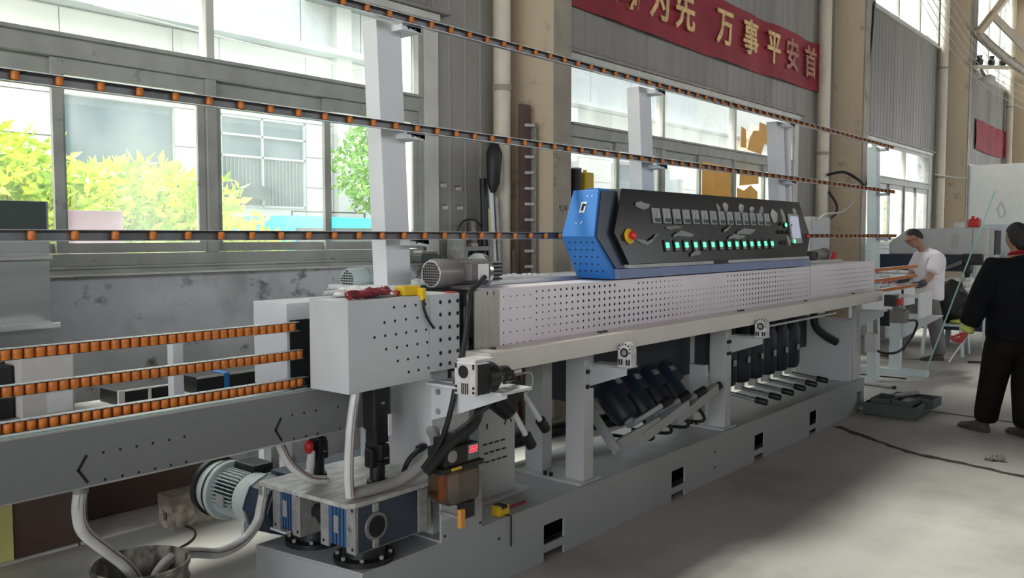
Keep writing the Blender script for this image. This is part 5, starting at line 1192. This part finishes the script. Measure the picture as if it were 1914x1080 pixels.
# tool tray
tt = empty('tool_tray', (8.45, 2.25, 0), 'dark green plastic tool box lying open on the floor behind the machine end', 'toolbox')
def traybox(x0, x1, y0, y1, z0, z1, nm, par, mt='greenbox'):
    t = 0.012
    m = MB().box(x0, x1, y0, y1, z0, z0+t).box(x0, x0+t, y0, y1, z0+t, z1).box(x1-t, x1, y0, y1, z0+t, z1).box(x0+t, x1-t, y0, y0+t, z0+t, z1).box(x0+t, x1-t, y1-t, y1, z0+t, z1)
    return m.build(nm, mt, par, bevel=0.003)
traybox(8.05, 8.55, 2.05, 2.50, 0.001, 0.115, 'lower_tray', tt); l2 = traybox(8.10, 8.40, 2.10, 2.45, 0.105, 0.155, 'upper_tray', tt)
B('divider', 'greenbox', tt, (8.10, 8.40, 2.27, 2.28, 0.12, 0.15)); traybox(8.42, 8.72, 2.0, 2.4, 0.05, 0.13, 'side_tray', tt)
m = MB().beam((8.32, 2.30, 0.16), (8.46, 2.14, 0.19), 0.07, 0.02); m.build('folded_handle', 'cast', tt, bevel=0.004)
B('tools', 'motorgrey', tt, (8.14, 8.36, 2.13, 2.20, 0.12, 0.15), (8.46, 8.66, 2.1, 2.16, 0.06, 0.10), bevel=0.008)
rk_ = empty('rubble', (7.0, 1.2, 0), 'small heap of grey rubble beside the floor crack', 'debris')
m = MB(); rn = random.Random(8)
for k in range(14): m.sphere((7.0+rn.uniform(-.05, .05), 1.24+rn.uniform(-.06, .06), 0.012+rn.uniform(0, .02)), rn.uniform(.012, .03), rn.uniform(.012, .03), rn.uniform(.01, .02), 6, 4)
m.build('lumps', 'cast', rk_, kind='stuff')
wire('floor_cable', [(12.2, 2.5, 0.012), (12.4, 2.2, 0.012), (12.6, 1.7, 0.012), (13.2, 1.2, 0.012), (13.4, 0.3, 0.012)], 0.012, 'thin dark cable lying on the bright floor behind the walking man')

# drilling machine behind the people (long side across the hall)
dm = empty('drilling_machine', (14.3, 3.3, 0), 'grey and dark blue glass drilling machine with long hood behind the two men', 'machine')
X0 = 14.0
def rx(y0, y1, z0, z1, x0=X0, x1=X0+0.5): return (x0, x1, y0, y1, z0, z1)
m = MB(); m.prism([(X0, 2.66, 1.345), (X0, 4.02, 1.345), (X0, 4.02, 1.52), (X0, 3.75, 1.73), (X0, 2.66, 1.745)], (0.6, 0, 0)); m.build('hood', 'paint', dm, bevel=0.02)
m = MB()
for k in range(9): m.box(X0-0.003, X0, 3.05, 3.15, 1.46+k*0.022, 1.467+k*0.022)
m.build('vent_slots', 'cast', dm, kind='stuff'); B('hood_seam', 'dark', dm, rx(2.86, 2.866, 1.35, 1.74, X0-0.002, X0))
B('glass_screen', 'darkblue', dm, rx(2.90, 4.25, 1.10, 1.345, X0-0.02, X0), bevel=0.004); B('screen_back', 'darkblue', dm, rx(2.90, 4.25, 1.10, 1.345, X0+0.01, X0+0.3))
B('hood_end', 'paint', dm, rx(2.60, 2.68, 1.20, 1.74, X0+0.1, X0+0.5)); B('end_dark', 'black', dm, rx(2.585, 2.60, 1.35, 1.70, X0+0.1, X0+0.5))
MB().beam((X0-0.06, 2.80, 1.32), (X0-0.10, 3.45, 1.03), 0.03, 0.05).build('lever_arm', 'motorgrey', dm); B('arm_block', 'black', dm, rx(2.70, 2.98, 1.20, 1.36, X0-0.10, X0-0.02), bevel=0.03)
MB().lathe((X0-0.08, 2.90, 1.02), (0, 0, 1), [(0, 0.03), (0.06, 0.04), (0.06, 0.07), (0.10, 0.07), (0.10, 0.035), (0.24, 0.035)], 14).build('drill_spindle', 'black', dm, smooth=True)
B('table', 'paint_white', dm, rx(2.5, 4.3, 0.90, 0.97, X0-0.45, X0+0.6), bevel=0.01); B('table_lip', 'paint_white', dm, rx(2.5, 4.3, 0.80, 0.88, X0-0.48, X0-0.45))
m = MB(); rn = random.Random(6)
for k in range(150):
    y = rn.uniform(2.55, 4.2); x = X0-0.42+0.07*rn.randrange(6); m.cyl((x, y, 0.97), (x, y, 1.00+rn.uniform(0, .02)), 0.022, n=8)
m.build('support_cups', 'white', dm, kind='stuff')
B('rail', 'alu', dm, rx(2.5, 4.3, 1.04, 1.06, X0-0.02, X0+0.05)); B('body', 'darkblue', dm, rx(2.5, 4.2, 0.25, 0.70, X0-0.2, X0+0.5), bevel=0.01)
for k, z in enumerate((0.72, 0.79)): B('pipe_rail', 'cast', dm, rx(2.5, 4.2, z, z+0.025, X0-0.42, X0-0.39))
for y in (2.55, 3.2, 4.15): B('leg', 'paint_white', dm, rx(y, y+0.07, 0.0, 0.90, X0-0.40, X0-0.33), bevel=0.004); B('leg', 'paint_white', dm, rx(y, y+0.07, 0.0, 0.25, X0+0.35, X0+0.42))
can = empty('red_can', (14.2, 2.86, 1.745), 'red jerrycan on the hood of the drilling machine', 'can')
MB().box(14.1, 14.25, 2.80, 2.95, 1.746, 1.87).build('can', 'redp', can, bevel=0.02); MB().cyl((14.17, 2.9, 1.87), (14.17, 2.9, 1.91), 0.025, n=10).box(14.15, 14.19, 2.82, 2.86, 1.87, 1.89).build('cap', 'redp', can)
can = empty('white_tin', (14.2, 3.05, 1.745), 'white round tin beside the red jerrycan', 'tin')
MB().cyl((14.2, 3.05, 1.746), (14.2, 3.05, 1.82), 0.10, n=20).build('tin', 'white', can, smooth=True); MB().cyl((14.2, 3.05, 1.82), (14.2, 3.05, 1.828), 0.103, n=20).build('lid', 'cardboard', can)
# whiteboard partition
wp = empty('white_partition', (17.0, 2.0, 0), 'tall white partition panel at the right with faint pencil drawing', 'partition')
B('panel', 'whiteboard', wp, (17.0, 17.06, -2.0, 3.58, 0.0, 2.86), bevel=0.004); B('panel_edge', 'cast', wp, (16.985, 17.0, 3.56, 3.59, 0.0, 2.87))
MB().tube([(16.995, 3.12, 2.05), (16.995, 3.05, 2.2), (16.995, 2.98, 2.02), (16.995, 3.06, 1.95), (16.995, 3.1, 2.1)], 0.004, n=4).build('pencil_drawing', 'cast', wp)
ws = empty('wash_basin', (16.5, 2.9, 1.0), 'white plastic basins on a shelf in front of the partition', 'basin')
B('shelf_top', 'cardboard', ws, (16.4, 16.98, 2.3, 3.4, 1.14, 1.18)); [B('leg', 'paint_pale', ws, (16.45, 16.5, yy, yy+0.05, 0.0, 1.14)) for yy in (2.35, 3.3)]
MB().lathe((16.65, 3.15, 1.18), (0, 0, 1), [(0, 0.12), (0.16, 0.17), (0.17, 0.18), (0.17, 0.14), (0.02, 0.10)], 20).build('basin', 'white', ws, smooth=True)
MB().lathe((16.65, 2.75, 1.18), (0, 0, 1), [(0, 0.12), (0.16, 0.17), (0.17, 0.18), (0.17, 0.14), (0.02, 0.10)], 20).build('basin', 'white', ws, smooth=True)
B('tile_panel', 'paint_pale', ws, (16.95, 16.985, 2.2, 3.45, 1.25, 1.82))
# chair with jacket
ch = empty('plastic_chair', (12.9, 2.85, 0), 'white plastic armchair behind the walking man with dark clothes on it', 'chair')
def seg(p, q, wd, hh, nm): MB().beam(p, q, wd, hh).build(nm, 'paint_pale', ch, bevel=0.006)
cxm, cym = 12.95, 2.93
MB().box(cxm-0.22, cxm+0.22, cym-0.23, cym+0.23, 0.40, 0.43).build('seat', 'paint_pale', ch, bevel=0.012)
for dx, dy in ((-0.2, -0.22), (-0.2, 0.22), (0.2, -0.2), (0.2, 0.2)): seg((cxm+dx, cym+dy, 0.41), (cxm+dx*1.2, cym+dy*1.15, 0.0), 0.045, 0.03, 'leg')
for sy in (-1, 1): MB().tube([(cxm-0.18, cym+0.23*sy, 0.42), (cxm-0.20, cym+0.245*sy, 0.56), (cxm-0.12, cym+0.25*sy, 0.66), (cxm+0.05, cym+0.25*sy, 0.67), (cxm+0.22, cym+0.22*sy, 0.62)], 0.022, n=8).build('armrest', 'white', ch, smooth=True)
for k in range(5): MB().tube([(cxm+0.21, cym-0.18+0.09*k, 0.42), (cxm+0.27, cym-0.18+0.09*k, 0.65), (cxm+0.31, cym-0.18+0.09*k, 0.86)], 0.016, n=6).build('back_slat', 'white', ch, smooth=True)
B('back_top', 'white', ch, (cxm+0.285, cxm+0.33, cym-0.22, cym+0.22, 0.84, 0.90), bevel=0.012)
jk = empty('dark_coat', (13.0, 2.95, 0.43), 'black coat with a pink hood heaped on the white chair', 'clothes')
m = MB().sphere((13.05, 2.93, 0.72), 0.20, 0.25, 0.30, 18, 12)
rn = random.Random(12)
for v in m.v: v += Vector((0.02*math.sin(v.z*40+v.y*20), 0.025*math.sin(v.z*30), 0.012*math.sin(v.y*50)))
m.build('coat', 'black', jk, smooth=True); MB().sphere((12.90, 3.03, 0.93), 0.05, 0.06, 0.05).build('pink_hood', mat('pink_cloth', (0.7, 0.04, 0.28), 0.7), jk, smooth=True)
MB().sphere((12.95, 2.80, 0.455), 0.12, 0.10, 0.03).build('folded_cloth', 'gloveyel', jk, smooth=True)

# unseen racks added to block low light from the base and nearby floor
for i, x in enumerate((-1.6, 0.9, 3.4, 5.9)):
    rr_ = empty('blocker_rack', (x+1.1, -1.3, 0), ['leftmost', 'second', 'third', 'rightmost'][i]+' added dark rack, unseen behind the photographer, blocking low light', 'rack', 'added light blockers')
    B('base_frame', 'paint_grey', rr_, (x, x+2.3, -1.7, -0.9, 0.0, 0.12)); MB().prism([(x+0.05, -1.65, 0.12), (x+0.05, -0.95, 0.12), (x+0.05, -1.25, 2.3), (x+0.05, -1.35, 2.3)], (2.2, 0, 0)).build('blocker_wedge', 'motorgrey', rr_)

# ================================================================== PEOPLE
RT = Vector((math.sin(HEAD), -math.cos(HEAD), 0)); FW = Vector((math.cos(HEAD), math.sin(HEAD), 0))
def skin_mesh(name, verts, edges, radii, root, material, parent, T, sub=1):
    me = bpy.data.meshes.new(name); me.from_pydata([tuple(T(*v)) for v in verts], edges, [])
    o = bpy.data.objects.new(name, me); COL.objects.link(o)
    md = o.modifiers.new('skin', 'SKIN'); md.use_smooth_shade = True
    for i, r in enumerate(radii):
        sv = me.skin_vertices[0].data[i]; sv.radius = (r, r) if not isinstance(r, tuple) else r; sv.use_root = (i == root)
    sb_ = o.modifiers.new('sub', 'SUBSURF'); sb_.levels = sub; sb_.render_levels = sub
    bpy.context.view_layer.update()
    dg = bpy.context.evaluated_depsgraph_get(); m2 = bpy.data.meshes.new_from_object(o.evaluated_get(dg))
    bpy.data.objects.remove(o); off = wroot(parent)
    vs = [v.co.copy() for v in m2.vertices]; fs = [tuple(p.vertices) for p in m2.polygons]
    return vs, fs
def chain(parts):     # parts: list of (points, radii); shares vertices that coincide
    V = []; E = []; R_ = []
    def idx(p, r):
        for i, q in enumerate(V):
            if (Vector(q)-Vector(p)).length < 1e-4: return i
        V.append(p); R_.append(r); return len(V)-1
    for pts, rs in parts:
        pr = None
        for p, r in zip(pts, rs):
            i = idx(p, r)
            if pr is not None and pr != i: E.append((pr, i))
            pr = i
    return V, E, R_
def hand_parts(T, wr, d, n, side, s=1.0, curl=0.5):
    """wrist, pointing direction d, palm normal n (curl direction), side = thumb side vector; five fingers"""
    d = Vector(d).normalized(); n = Vector(n).normalized(); sd = Vector(side).normalized(); w_ = Vector(wr)
    m = MB(); palm = [(-0.01, 0.024), (0.03, 0.036), (0.065, 0.040), (0.09, 0.036)]
    vs = []; fs = []; K = 10
    for (t, hw) in palm:
        for k in range(K): a = 2*PI*k/K; vs.append(T(*(w_+d*t*s+sd*math.cos(a)*hw*s+n*math.sin(a)*0.014*s)))
    for j in range(len(palm)-1): fs += [(j*K+k, j*K+(k+1)%K, (j+1)*K+(k+1)%K, (j+1)*K+k) for k in range(K)]
    fs += [tuple(reversed(range(K))), tuple(range(3*K, 4*K))]; m.add(vs, fs)
    for f, (off, ln) in enumerate(((0.029, 0.070), (0.010, 0.080), (-0.010, 0.074), (-0.029, 0.056))):
        b = w_+d*0.085*s+sd*off*s; p = [b]; a = 0
        for q in range(3): a += curl*(0.8+0.1*f); b = b+(d*math.cos(a)+n*math.sin(a))*ln/3*s; p.append(b)
        m.tube([T(*v) for v in p], 0.0092*s, n=8, smooth=3, taper=0.75)
    b = w_+d*0.02*s+sd*0.028*s
    p = [b, b+(d*0.5+sd*0.8).normalized()*0.035*s+n*0.005, b+(d*0.9+sd*0.75).normalized()*0.062*s+n*0.018*s, b+(d*1.2+sd*0.6).normalized()*0.085*s+n*0.035*s]
    m.tube([T(*v) for v in p], 0.011*s, n=8, smooth=3, taper=0.75)
    return m
def head(parent, T, c, face, upv, hairlen, glasses=False):
    """c: head centre, face: direction the person looks"""
    f = Vector(face).normalized(); u = (Vector(upv)-f*Vector(upv).dot(f)).normalized(); r = f.cross(u)
    C_ = Vector(c)
    def H(a, b_, h): return T(*(C_+f*a+r*b_+u*h))
    vs = []; fs = []; n, mm = 24, 18
    for j in range(mm+1):
        t = -PI/2+PI*j/mm; h = math.sin(t); q = math.cos(t)
        for i in range(n):
            a = 2*PI*i/n; x = math.cos(a); y = math.sin(a)
            wx = 0.098*q; wy = 0.078*q
            if h < -0.1: k = min(1, (-h-0.1)/0.9); wy *= 1-0.28*k; wx *= (1-0.05*k) if x > 0 else (1-0.35*k)
            px = wx*x; py = wy*y
            if x > 0.9 and abs(y) < 0.45:
                px += 0.024*max(0, 1-abs(h+0.16)/0.17)*max(0, 1-abs(y)/0.27)   # nose
                px += 0.006*max(0, 1-abs(h+0.45)/0.07)-0.004*max(0, 1-abs(h+0.52)/0.04)   # lips
                px += 0.006*max(0, 1-abs(h-0.18)/0.12)                                  # brow
            if x > 0.75 and 0.15 < abs(y) < 0.6 and -0.06 < h < 0.12: px -= 0.007          # eye sockets
            vs.append(H(px, py, 0.122*h))
    for j in range(mm):
        fs += [(j*n+i, j*n+(i+1)%n, (j+1)*n+(i+1)%n, (j+1)*n+i) for i in range(n)]
    m = MB().add(vs, fs)
    for s_ in (-1, 1):   # ears
        e = MB().sphere((0, 0, 0), 0.018, 0.008, 0.032, 10, 8); m.add([H(v.x-0.008, v.y+s_*0.080, v.z-0.008) for v in e.v], e.f)
    hm = MB(); vs = []; fs = []
    for j in range(mm+1):
        t = -PI/2+PI*j/mm; h = math.sin(t); q = math.cos(t)
        for i in range(n):
            a = 2*PI*i/n; x = math.cos(a); y = math.sin(a)
            lim = 0.42+0.25*max(0, x) if x > 0.2 else (0.30-(0.6-x)*hairlen)
            g = 1.085 if h > lim else 0.5
            if h <= lim and h > lim-0.10: g = 0.99
            vs.append(H(0.100*q*x*g-0.004, 0.081*q*y*g, 0.124*h*(g if (h > 0 or g < 0.9) else 1.0)*1.0))
    for j in range(mm):
        fs += [(j*n+i, j*n+(i+1)%n, (j+1)*n+(i+1)%n, (j+1)*n+i) for i in range(n)]
    hm.add(vs, fs); hair = hm.build('hair', 'hair', parent, smooth=True)
    em = MB()
    for s_ in (-1, 1):
        e = MB().sphere((0, 0, 0), 0.010, 0.014, 0.007, 8, 6); em.add([H(v.x+0.082, v.y+s_*0.032, v.z+0.006) for v in e.v], e.f)
    em.build('eyes', 'black', parent, smooth=True)
    if glasses:
        gm = MB()
        for s_ in (-1, 1):
            gm.tube([H(0.103+0.0, s_*(0.034+0.024*math.cos(a)), 0.004+0.016*math.sin(a)) for a in [k*PI/5 for k in range(11)]], 0.0028, n=5, smooth=1)
            gm.tube([H(0.10, s_*0.058, 0.012), H(0.05, s_*0.083, 0.012), H(-0.01, s_*0.088, 0.006)], 0.0028, n=5, smooth=2)
        gm.tube([H(0.106, -0.012, 0.008), H(0.108, 0.012, 0.008)], 0.0028, n=5, smooth=1)
        gm.build('glasses', 'black', parent, smooth=True)
    return m, H
def person(name, base, lb, cfg):
    P_ = empty(name, base, lb, 'person')
    B0 = Vector(base)
    def T(l, d, z): return B0+RT*l+FW*d+Vector((0, 0, z))
    hm, H = head(P_, T, cfg['head'], cfg['face'], cfg['up'], cfg['hair'], cfg.get('glasses'))
    V, E, R_ = chain(cfg['body'])
    bv, bf = skin_mesh('b', V, E, R_, 0, 'skin', P_, T, 1)
    hm.add(bv, bf)
    for hd in cfg['hands']:
        if hd.get('mat') is None: g = hand_parts(T, **hd['args']); hm.add(g.v, g.f)
    hm.build('body', 'skin', P_, smooth=True)
    for hd in cfg['hands']:
        if hd.get('mat'): hand_parts(T, **hd['args']).build('glove', hd['mat'], P_, smooth=True)
    for nm, mt, parts in cfg['clothes']:
        V, E, R_ = chain(parts); bv, bf = skin_mesh(nm, V, E, R_, 0, mt, P_, T, 2)
        MB().add(bv, bf).build(nm, mt, P_, smooth=True)
    return P_, T
# --- walking man in white T-shirt (seen from his left side, walking to the left)
def shoe(P_, T, heel, toe, mt='shoe', w_=0.045):
    h = Vector(heel); t = Vector(toe); d = (t-h); d.z = 0; L_ = d.length; d.normalize(); s_ = Vector((-d.y, d.x, 0)); m = MB(); vs = []; K = 12
    zz = h.z; rise = (t.z-h.z)
    secs = [(-0.02, 0.025, 0.055), (0.0, 0.040, 0.095), (0.07, 0.042, 0.105), (0.13, 0.045, 0.075), (0.20, 0.050, 0.055), (0.25, 0.043, 0.045), (0.275, 0.020, 0.03)]
    for (a, hw, ht) in secs:
        for k in range(K):
            an = 2*PI*k/K; q = math.sin(an)
            z = ht*0.5+ht*0.5*q; z = max(0.0, z) if q > -0.3 else 0.0
            vs.append(T(*(h+d*a+s_*(hw*math.cos(an)*(1.0 if q < 0.2 else 0.8))+Vector((0, 0, z+rise*a/0.27)))))
    fs = []
    for j in range(len(secs)-1): fs += [(j*K+k, j*K+(k+1)%K, (j+1)*K+(k+1)%K, (j+1)*K+k) for k in range(K)]
    fs += [tuple(reversed(range(K))), tuple(range((len(secs)-1)*K, len(secs)*K))]
    return m.add(vs, fs).build('shoe', mt, P_, smooth=True)
base1 = (12.16, 3.02, 0.0)
neck, hd1 = (-0.075, 0, 1.46), (-0.165, 0, 1.585)
sh = 0.17
cfg1 = dict(head=hd1, face=(-1, 0, -0.42), up=(0, 0, 1), hair=0.35, glasses=True,
  body=[([(0.0, 0, 0.86), (0.02, 0, 1.08), (0.01, 0, 1.30), neck, (-0.12, 0, 1.55)], [0.09, 0.09, 0.08, 0.055, 0.055]),
        ([(0.01, 0, 1.30), (0.03, -sh, 1.34), (-0.04, -sh-0.03, 1.08), (-0.16, -sh-0.02, 1.00), (-0.29, -sh+0.02, 0.99)], [0.08, 0.052, 0.045, 0.038, 0.028]),
        ([(0.01, 0, 1.30), (0.0, sh, 1.34), (-0.12, sh+0.02, 1.08), (-0.24, sh, 1.04), (-0.36, sh-0.04, 1.03)], [0.08, 0.052, 0.045, 0.038, 0.028]),
        ([(0.0, 0, 0.86), (0.02, -0.09, 0.80), (0.10, -0.09, 0.46), (0.17, -0.08, 0.09)], [0.09, 0.07, 0.05, 0.035]),
        ([(0.0, 0, 0.86), (-0.02, 0.09, 0.80), (-0.17, 0.09, 0.46), (-0.30, 0.10, 0.10)], [0.09, 0.07, 0.05, 0.035])],
  hands=[dict(mat='glovered', args=dict(wr=(-0.30, -sh+0.02, 0.985), d=(-1, 0.15, -0.05), n=(-0.1, 0, -1), side=(0, 1, 0.1), curl=0.25)),
         dict(mat='glovered', args=dict(wr=(-0.37, sh-0.04, 1.025), d=(-1, -0.1, 0), n=(0, 0, -1), side=(0, -1, 0.1), curl=0.3))],
  clothes=[('t_shirt', 'shirtw', [([(0.04, 0, 0.78), (0.045, 0, 0.82), (0.05, 0, 0.95), (0.055, 0, 1.12), (0.03, 0, 1.30), (-0.03, 0, 1.42), (-0.05, 0, 1.45)], [0.19, 0.20, 0.185, 0.185, 0.165, 0.085, 0.075]),
                                  ([(0.03, 0, 1.30), (0.04, -sh-0.01, 1.33), (0.0, -sh-0.035, 1.20), (-0.025, -sh-0.035, 1.13)], [0.165, 0.11, 0.10, 0.10]),
                                  ([(0.03, 0, 1.30), (0.0, sh+0.01, 1.33), (-0.06, sh+0.02, 1.2), (-0.09, sh+0.025, 1.14)], [0.165, 0.11, 0.10, 0.095])]),
           ('trousers', 'trousers', [([(0.02, 0, 0.92), (0.02, 0, 0.82)], [0.16, 0.165]),
                                     ([(0.02, 0, 0.82), (0.03, -0.09, 0.74), (0.10, -0.09, 0.46), (0.165, -0.08, 0.14), (0.168, -0.08, 0.06)], [0.165, 0.125, 0.10, 0.085, 0.085]),
                                     ([(0.02, 0, 0.82), (-0.03, 0.09, 0.74), (-0.17, 0.09, 0.46), (-0.28, 0.10, 0.16), (-0.30, 0.10, 0.09)], [0.165, 0.125, 0.10, 0.085, 0.085])]),
           ('arm_sleeve', 'sleeve', [([(-0.075, -sh-0.03, 1.045), (-0.16, -sh-0.02, 0.995), (-0.27, -sh+0.02, 0.985)], [0.058, 0.052, 0.040])]),
           ('arm_sleeve', 'sleeve', [([(-0.14, sh+0.02, 1.065), (-0.24, sh, 1.035), (-0.34, sh-0.04, 1.03)], [0.054, 0.048, 0.038])])])
p1, T1 = person('person', base1, 'man in white T-shirt, grey trousers and dark glasses walking left past the machine end', cfg1)
shoe(p1, T1, (0.20, -0.08, 0.0), (-0.07, -0.08, 0.0)); shoe(p1, T1, (-0.27, 0.10, 0.0), (-0.54, 0.10, 0.03))
# --- man in black seen from behind, carrying a glass strip
base2 = (8.01, 1.295, 0.0)
cfg2 = dict(head=(0.005, 0.04, 1.60), face=(-0.12, 1, -0.25), up=(0, 0, 1), hair=0.9,
  body=[([(0.0, 0, 0.93), (0.0, 0, 1.15), (0.01, 0, 1.36), (0.005, 0.01, 1.47), (0.005, 0.03, 1.54)], [0.10, 0.10, 0.09, 0.062, 0.06]),
        ([(0.01, 0, 1.36), (-0.19, 0, 1.37), (-0.28, 0.04, 1.10), (-0.36, 0.07, 0.86)], [0.09, 0.06, 0.045, 0.028]),
        ([(0.01, 0, 1.36), (0.21, 0, 1.37), (0.30, -0.02, 1.08), (0.33, 0.06, 0.84)], [0.09, 0.06, 0.045, 0.028]),
        ([(0.0, 0, 0.93), (-0.10, 0, 0.86), (-0.14, 0.05, 0.48), (-0.155, 0.12, 0.10)], [0.10, 0.08, 0.058, 0.038]),
        ([(0.0, 0, 0.93), (0.10, 0, 0.86), (0.08, -0.04, 0.48), (0.05, -0.12, 0.10)], [0.10, 0.08, 0.058, 0.038])],
  hands=[dict(mat='glovered', args=dict(wr=(-0.365, 0.075, 0.835), d=(-0.45, 0.25, -0.85), n=(-0.7, 0.2, 0.6), side=(0.2, 1, 0.1), curl=0.85, s=1.1)),
         dict(mat=None, args=dict(wr=(0.335, 0.07, 0.82), d=(0.1, 0.3, -1), n=(-0.8, 0.4, 0), side=(0.3, 1, 0.2), curl=0.5))],
  clothes=[('jacket', 'jacket', [([(0.0, 0, 0.76), (0.0, 0, 0.80), (0.0, 0, 0.95), (0.0, 0, 1.15), (0.01, 0, 1.33), (0.01, 0, 1.44), (0.005, 0.005, 1.47)], [0.23, 0.25, 0.245, 0.245, 0.215, 0.11, 0.095]),
                                 ([(0.01, 0, 1.33), (-0.18, 0, 1.345), (-0.28, 0.04, 1.10), (-0.345, 0.065, 0.92), (-0.36, 0.07, 0.88)], [0.215, 0.135, 0.105, 0.085, 0.08]),
                                 ([(0.01, 0, 1.33), (0.20, 0, 1.345), (0.30, -0.02, 1.08), (0.325, 0.04, 0.92), (0.33, 0.05, 0.88)], [0.215, 0.135, 0.105, 0.085, 0.08])]),
           ('trousers', 'blktrousers', [([(0.0, 0, 0.98), (0.0, 0, 0.84)], [0.19, 0.20]),
                                     ([(0.0, 0, 0.84), (-0.11, 0.01, 0.74), (-0.14, 0.05, 0.48), (-0.155, 0.12, 0.16), (-0.155, 0.125, 0.06)], [0.20, 0.145, 0.115, 0.10, 0.10]),
                                     ([(0.0, 0, 0.84), (0.10, -0.01, 0.74), (0.07, -0.04, 0.48), (0.04, -0.12, 0.16), (0.04, -0.125, 0.06)], [0.20, 0.15, 0.125, 0.11, 0.11])]),
           ('red_collar', 'collar', [([(0.005, 0.0, 1.455), (0.005, 0.01, 1.505)], [0.105, 0.095])]),
           ('glove_cuff', 'gloveyel', [([(-0.345, 0.06, 0.90), (-0.372, 0.08, 0.82)], [0.062, 0.072])])])
p2, T2 = person('person', base2, 'man in black jacket and trousers seen from behind at the right edge, yellow-red gloves', cfg2)
shoe(p2, T2, (-0.18, 0.07, 0.0), (-0.26, 0.30, 0.0)); shoe(p2, T2, (0.055, -0.17, 0.0), (0.02, 0.08, 0.0))
gs_ = empty('glass_strip', (8.0, 1.6, 0), 'long narrow greenish glass sheet held slanting by the man in black', 'glass')
a = T2(-0.53, 0.40, 0.47); b_ = T2(0.01, 0.40, 2.0)
m = MB(); dirv = (b_-a); side_ = RT*0.05+FW*0.09
m.obox((a+b_)/2+side_/2, dirv/2, side_/2, dirv.normalized().cross(side_.normalized())*0.003)
m.build('sheet', 'glassgreen', gs_)
MB().beam(a, b_, 0.009, 0.009).build('near_edge', 'glassedge', gs_)
wd_ = empty('air_hose_nozzle', (8.0, 1.6, 0.5), 'thin pale nozzle in the gloved hand of the man in black', 'tool')
MB().cyl(T2(-0.385, 0.10, 0.74), T2(-0.48, 0.12, 0.58), 0.008, n=8).build('nozzle', 'white', wd_)
#INSERT
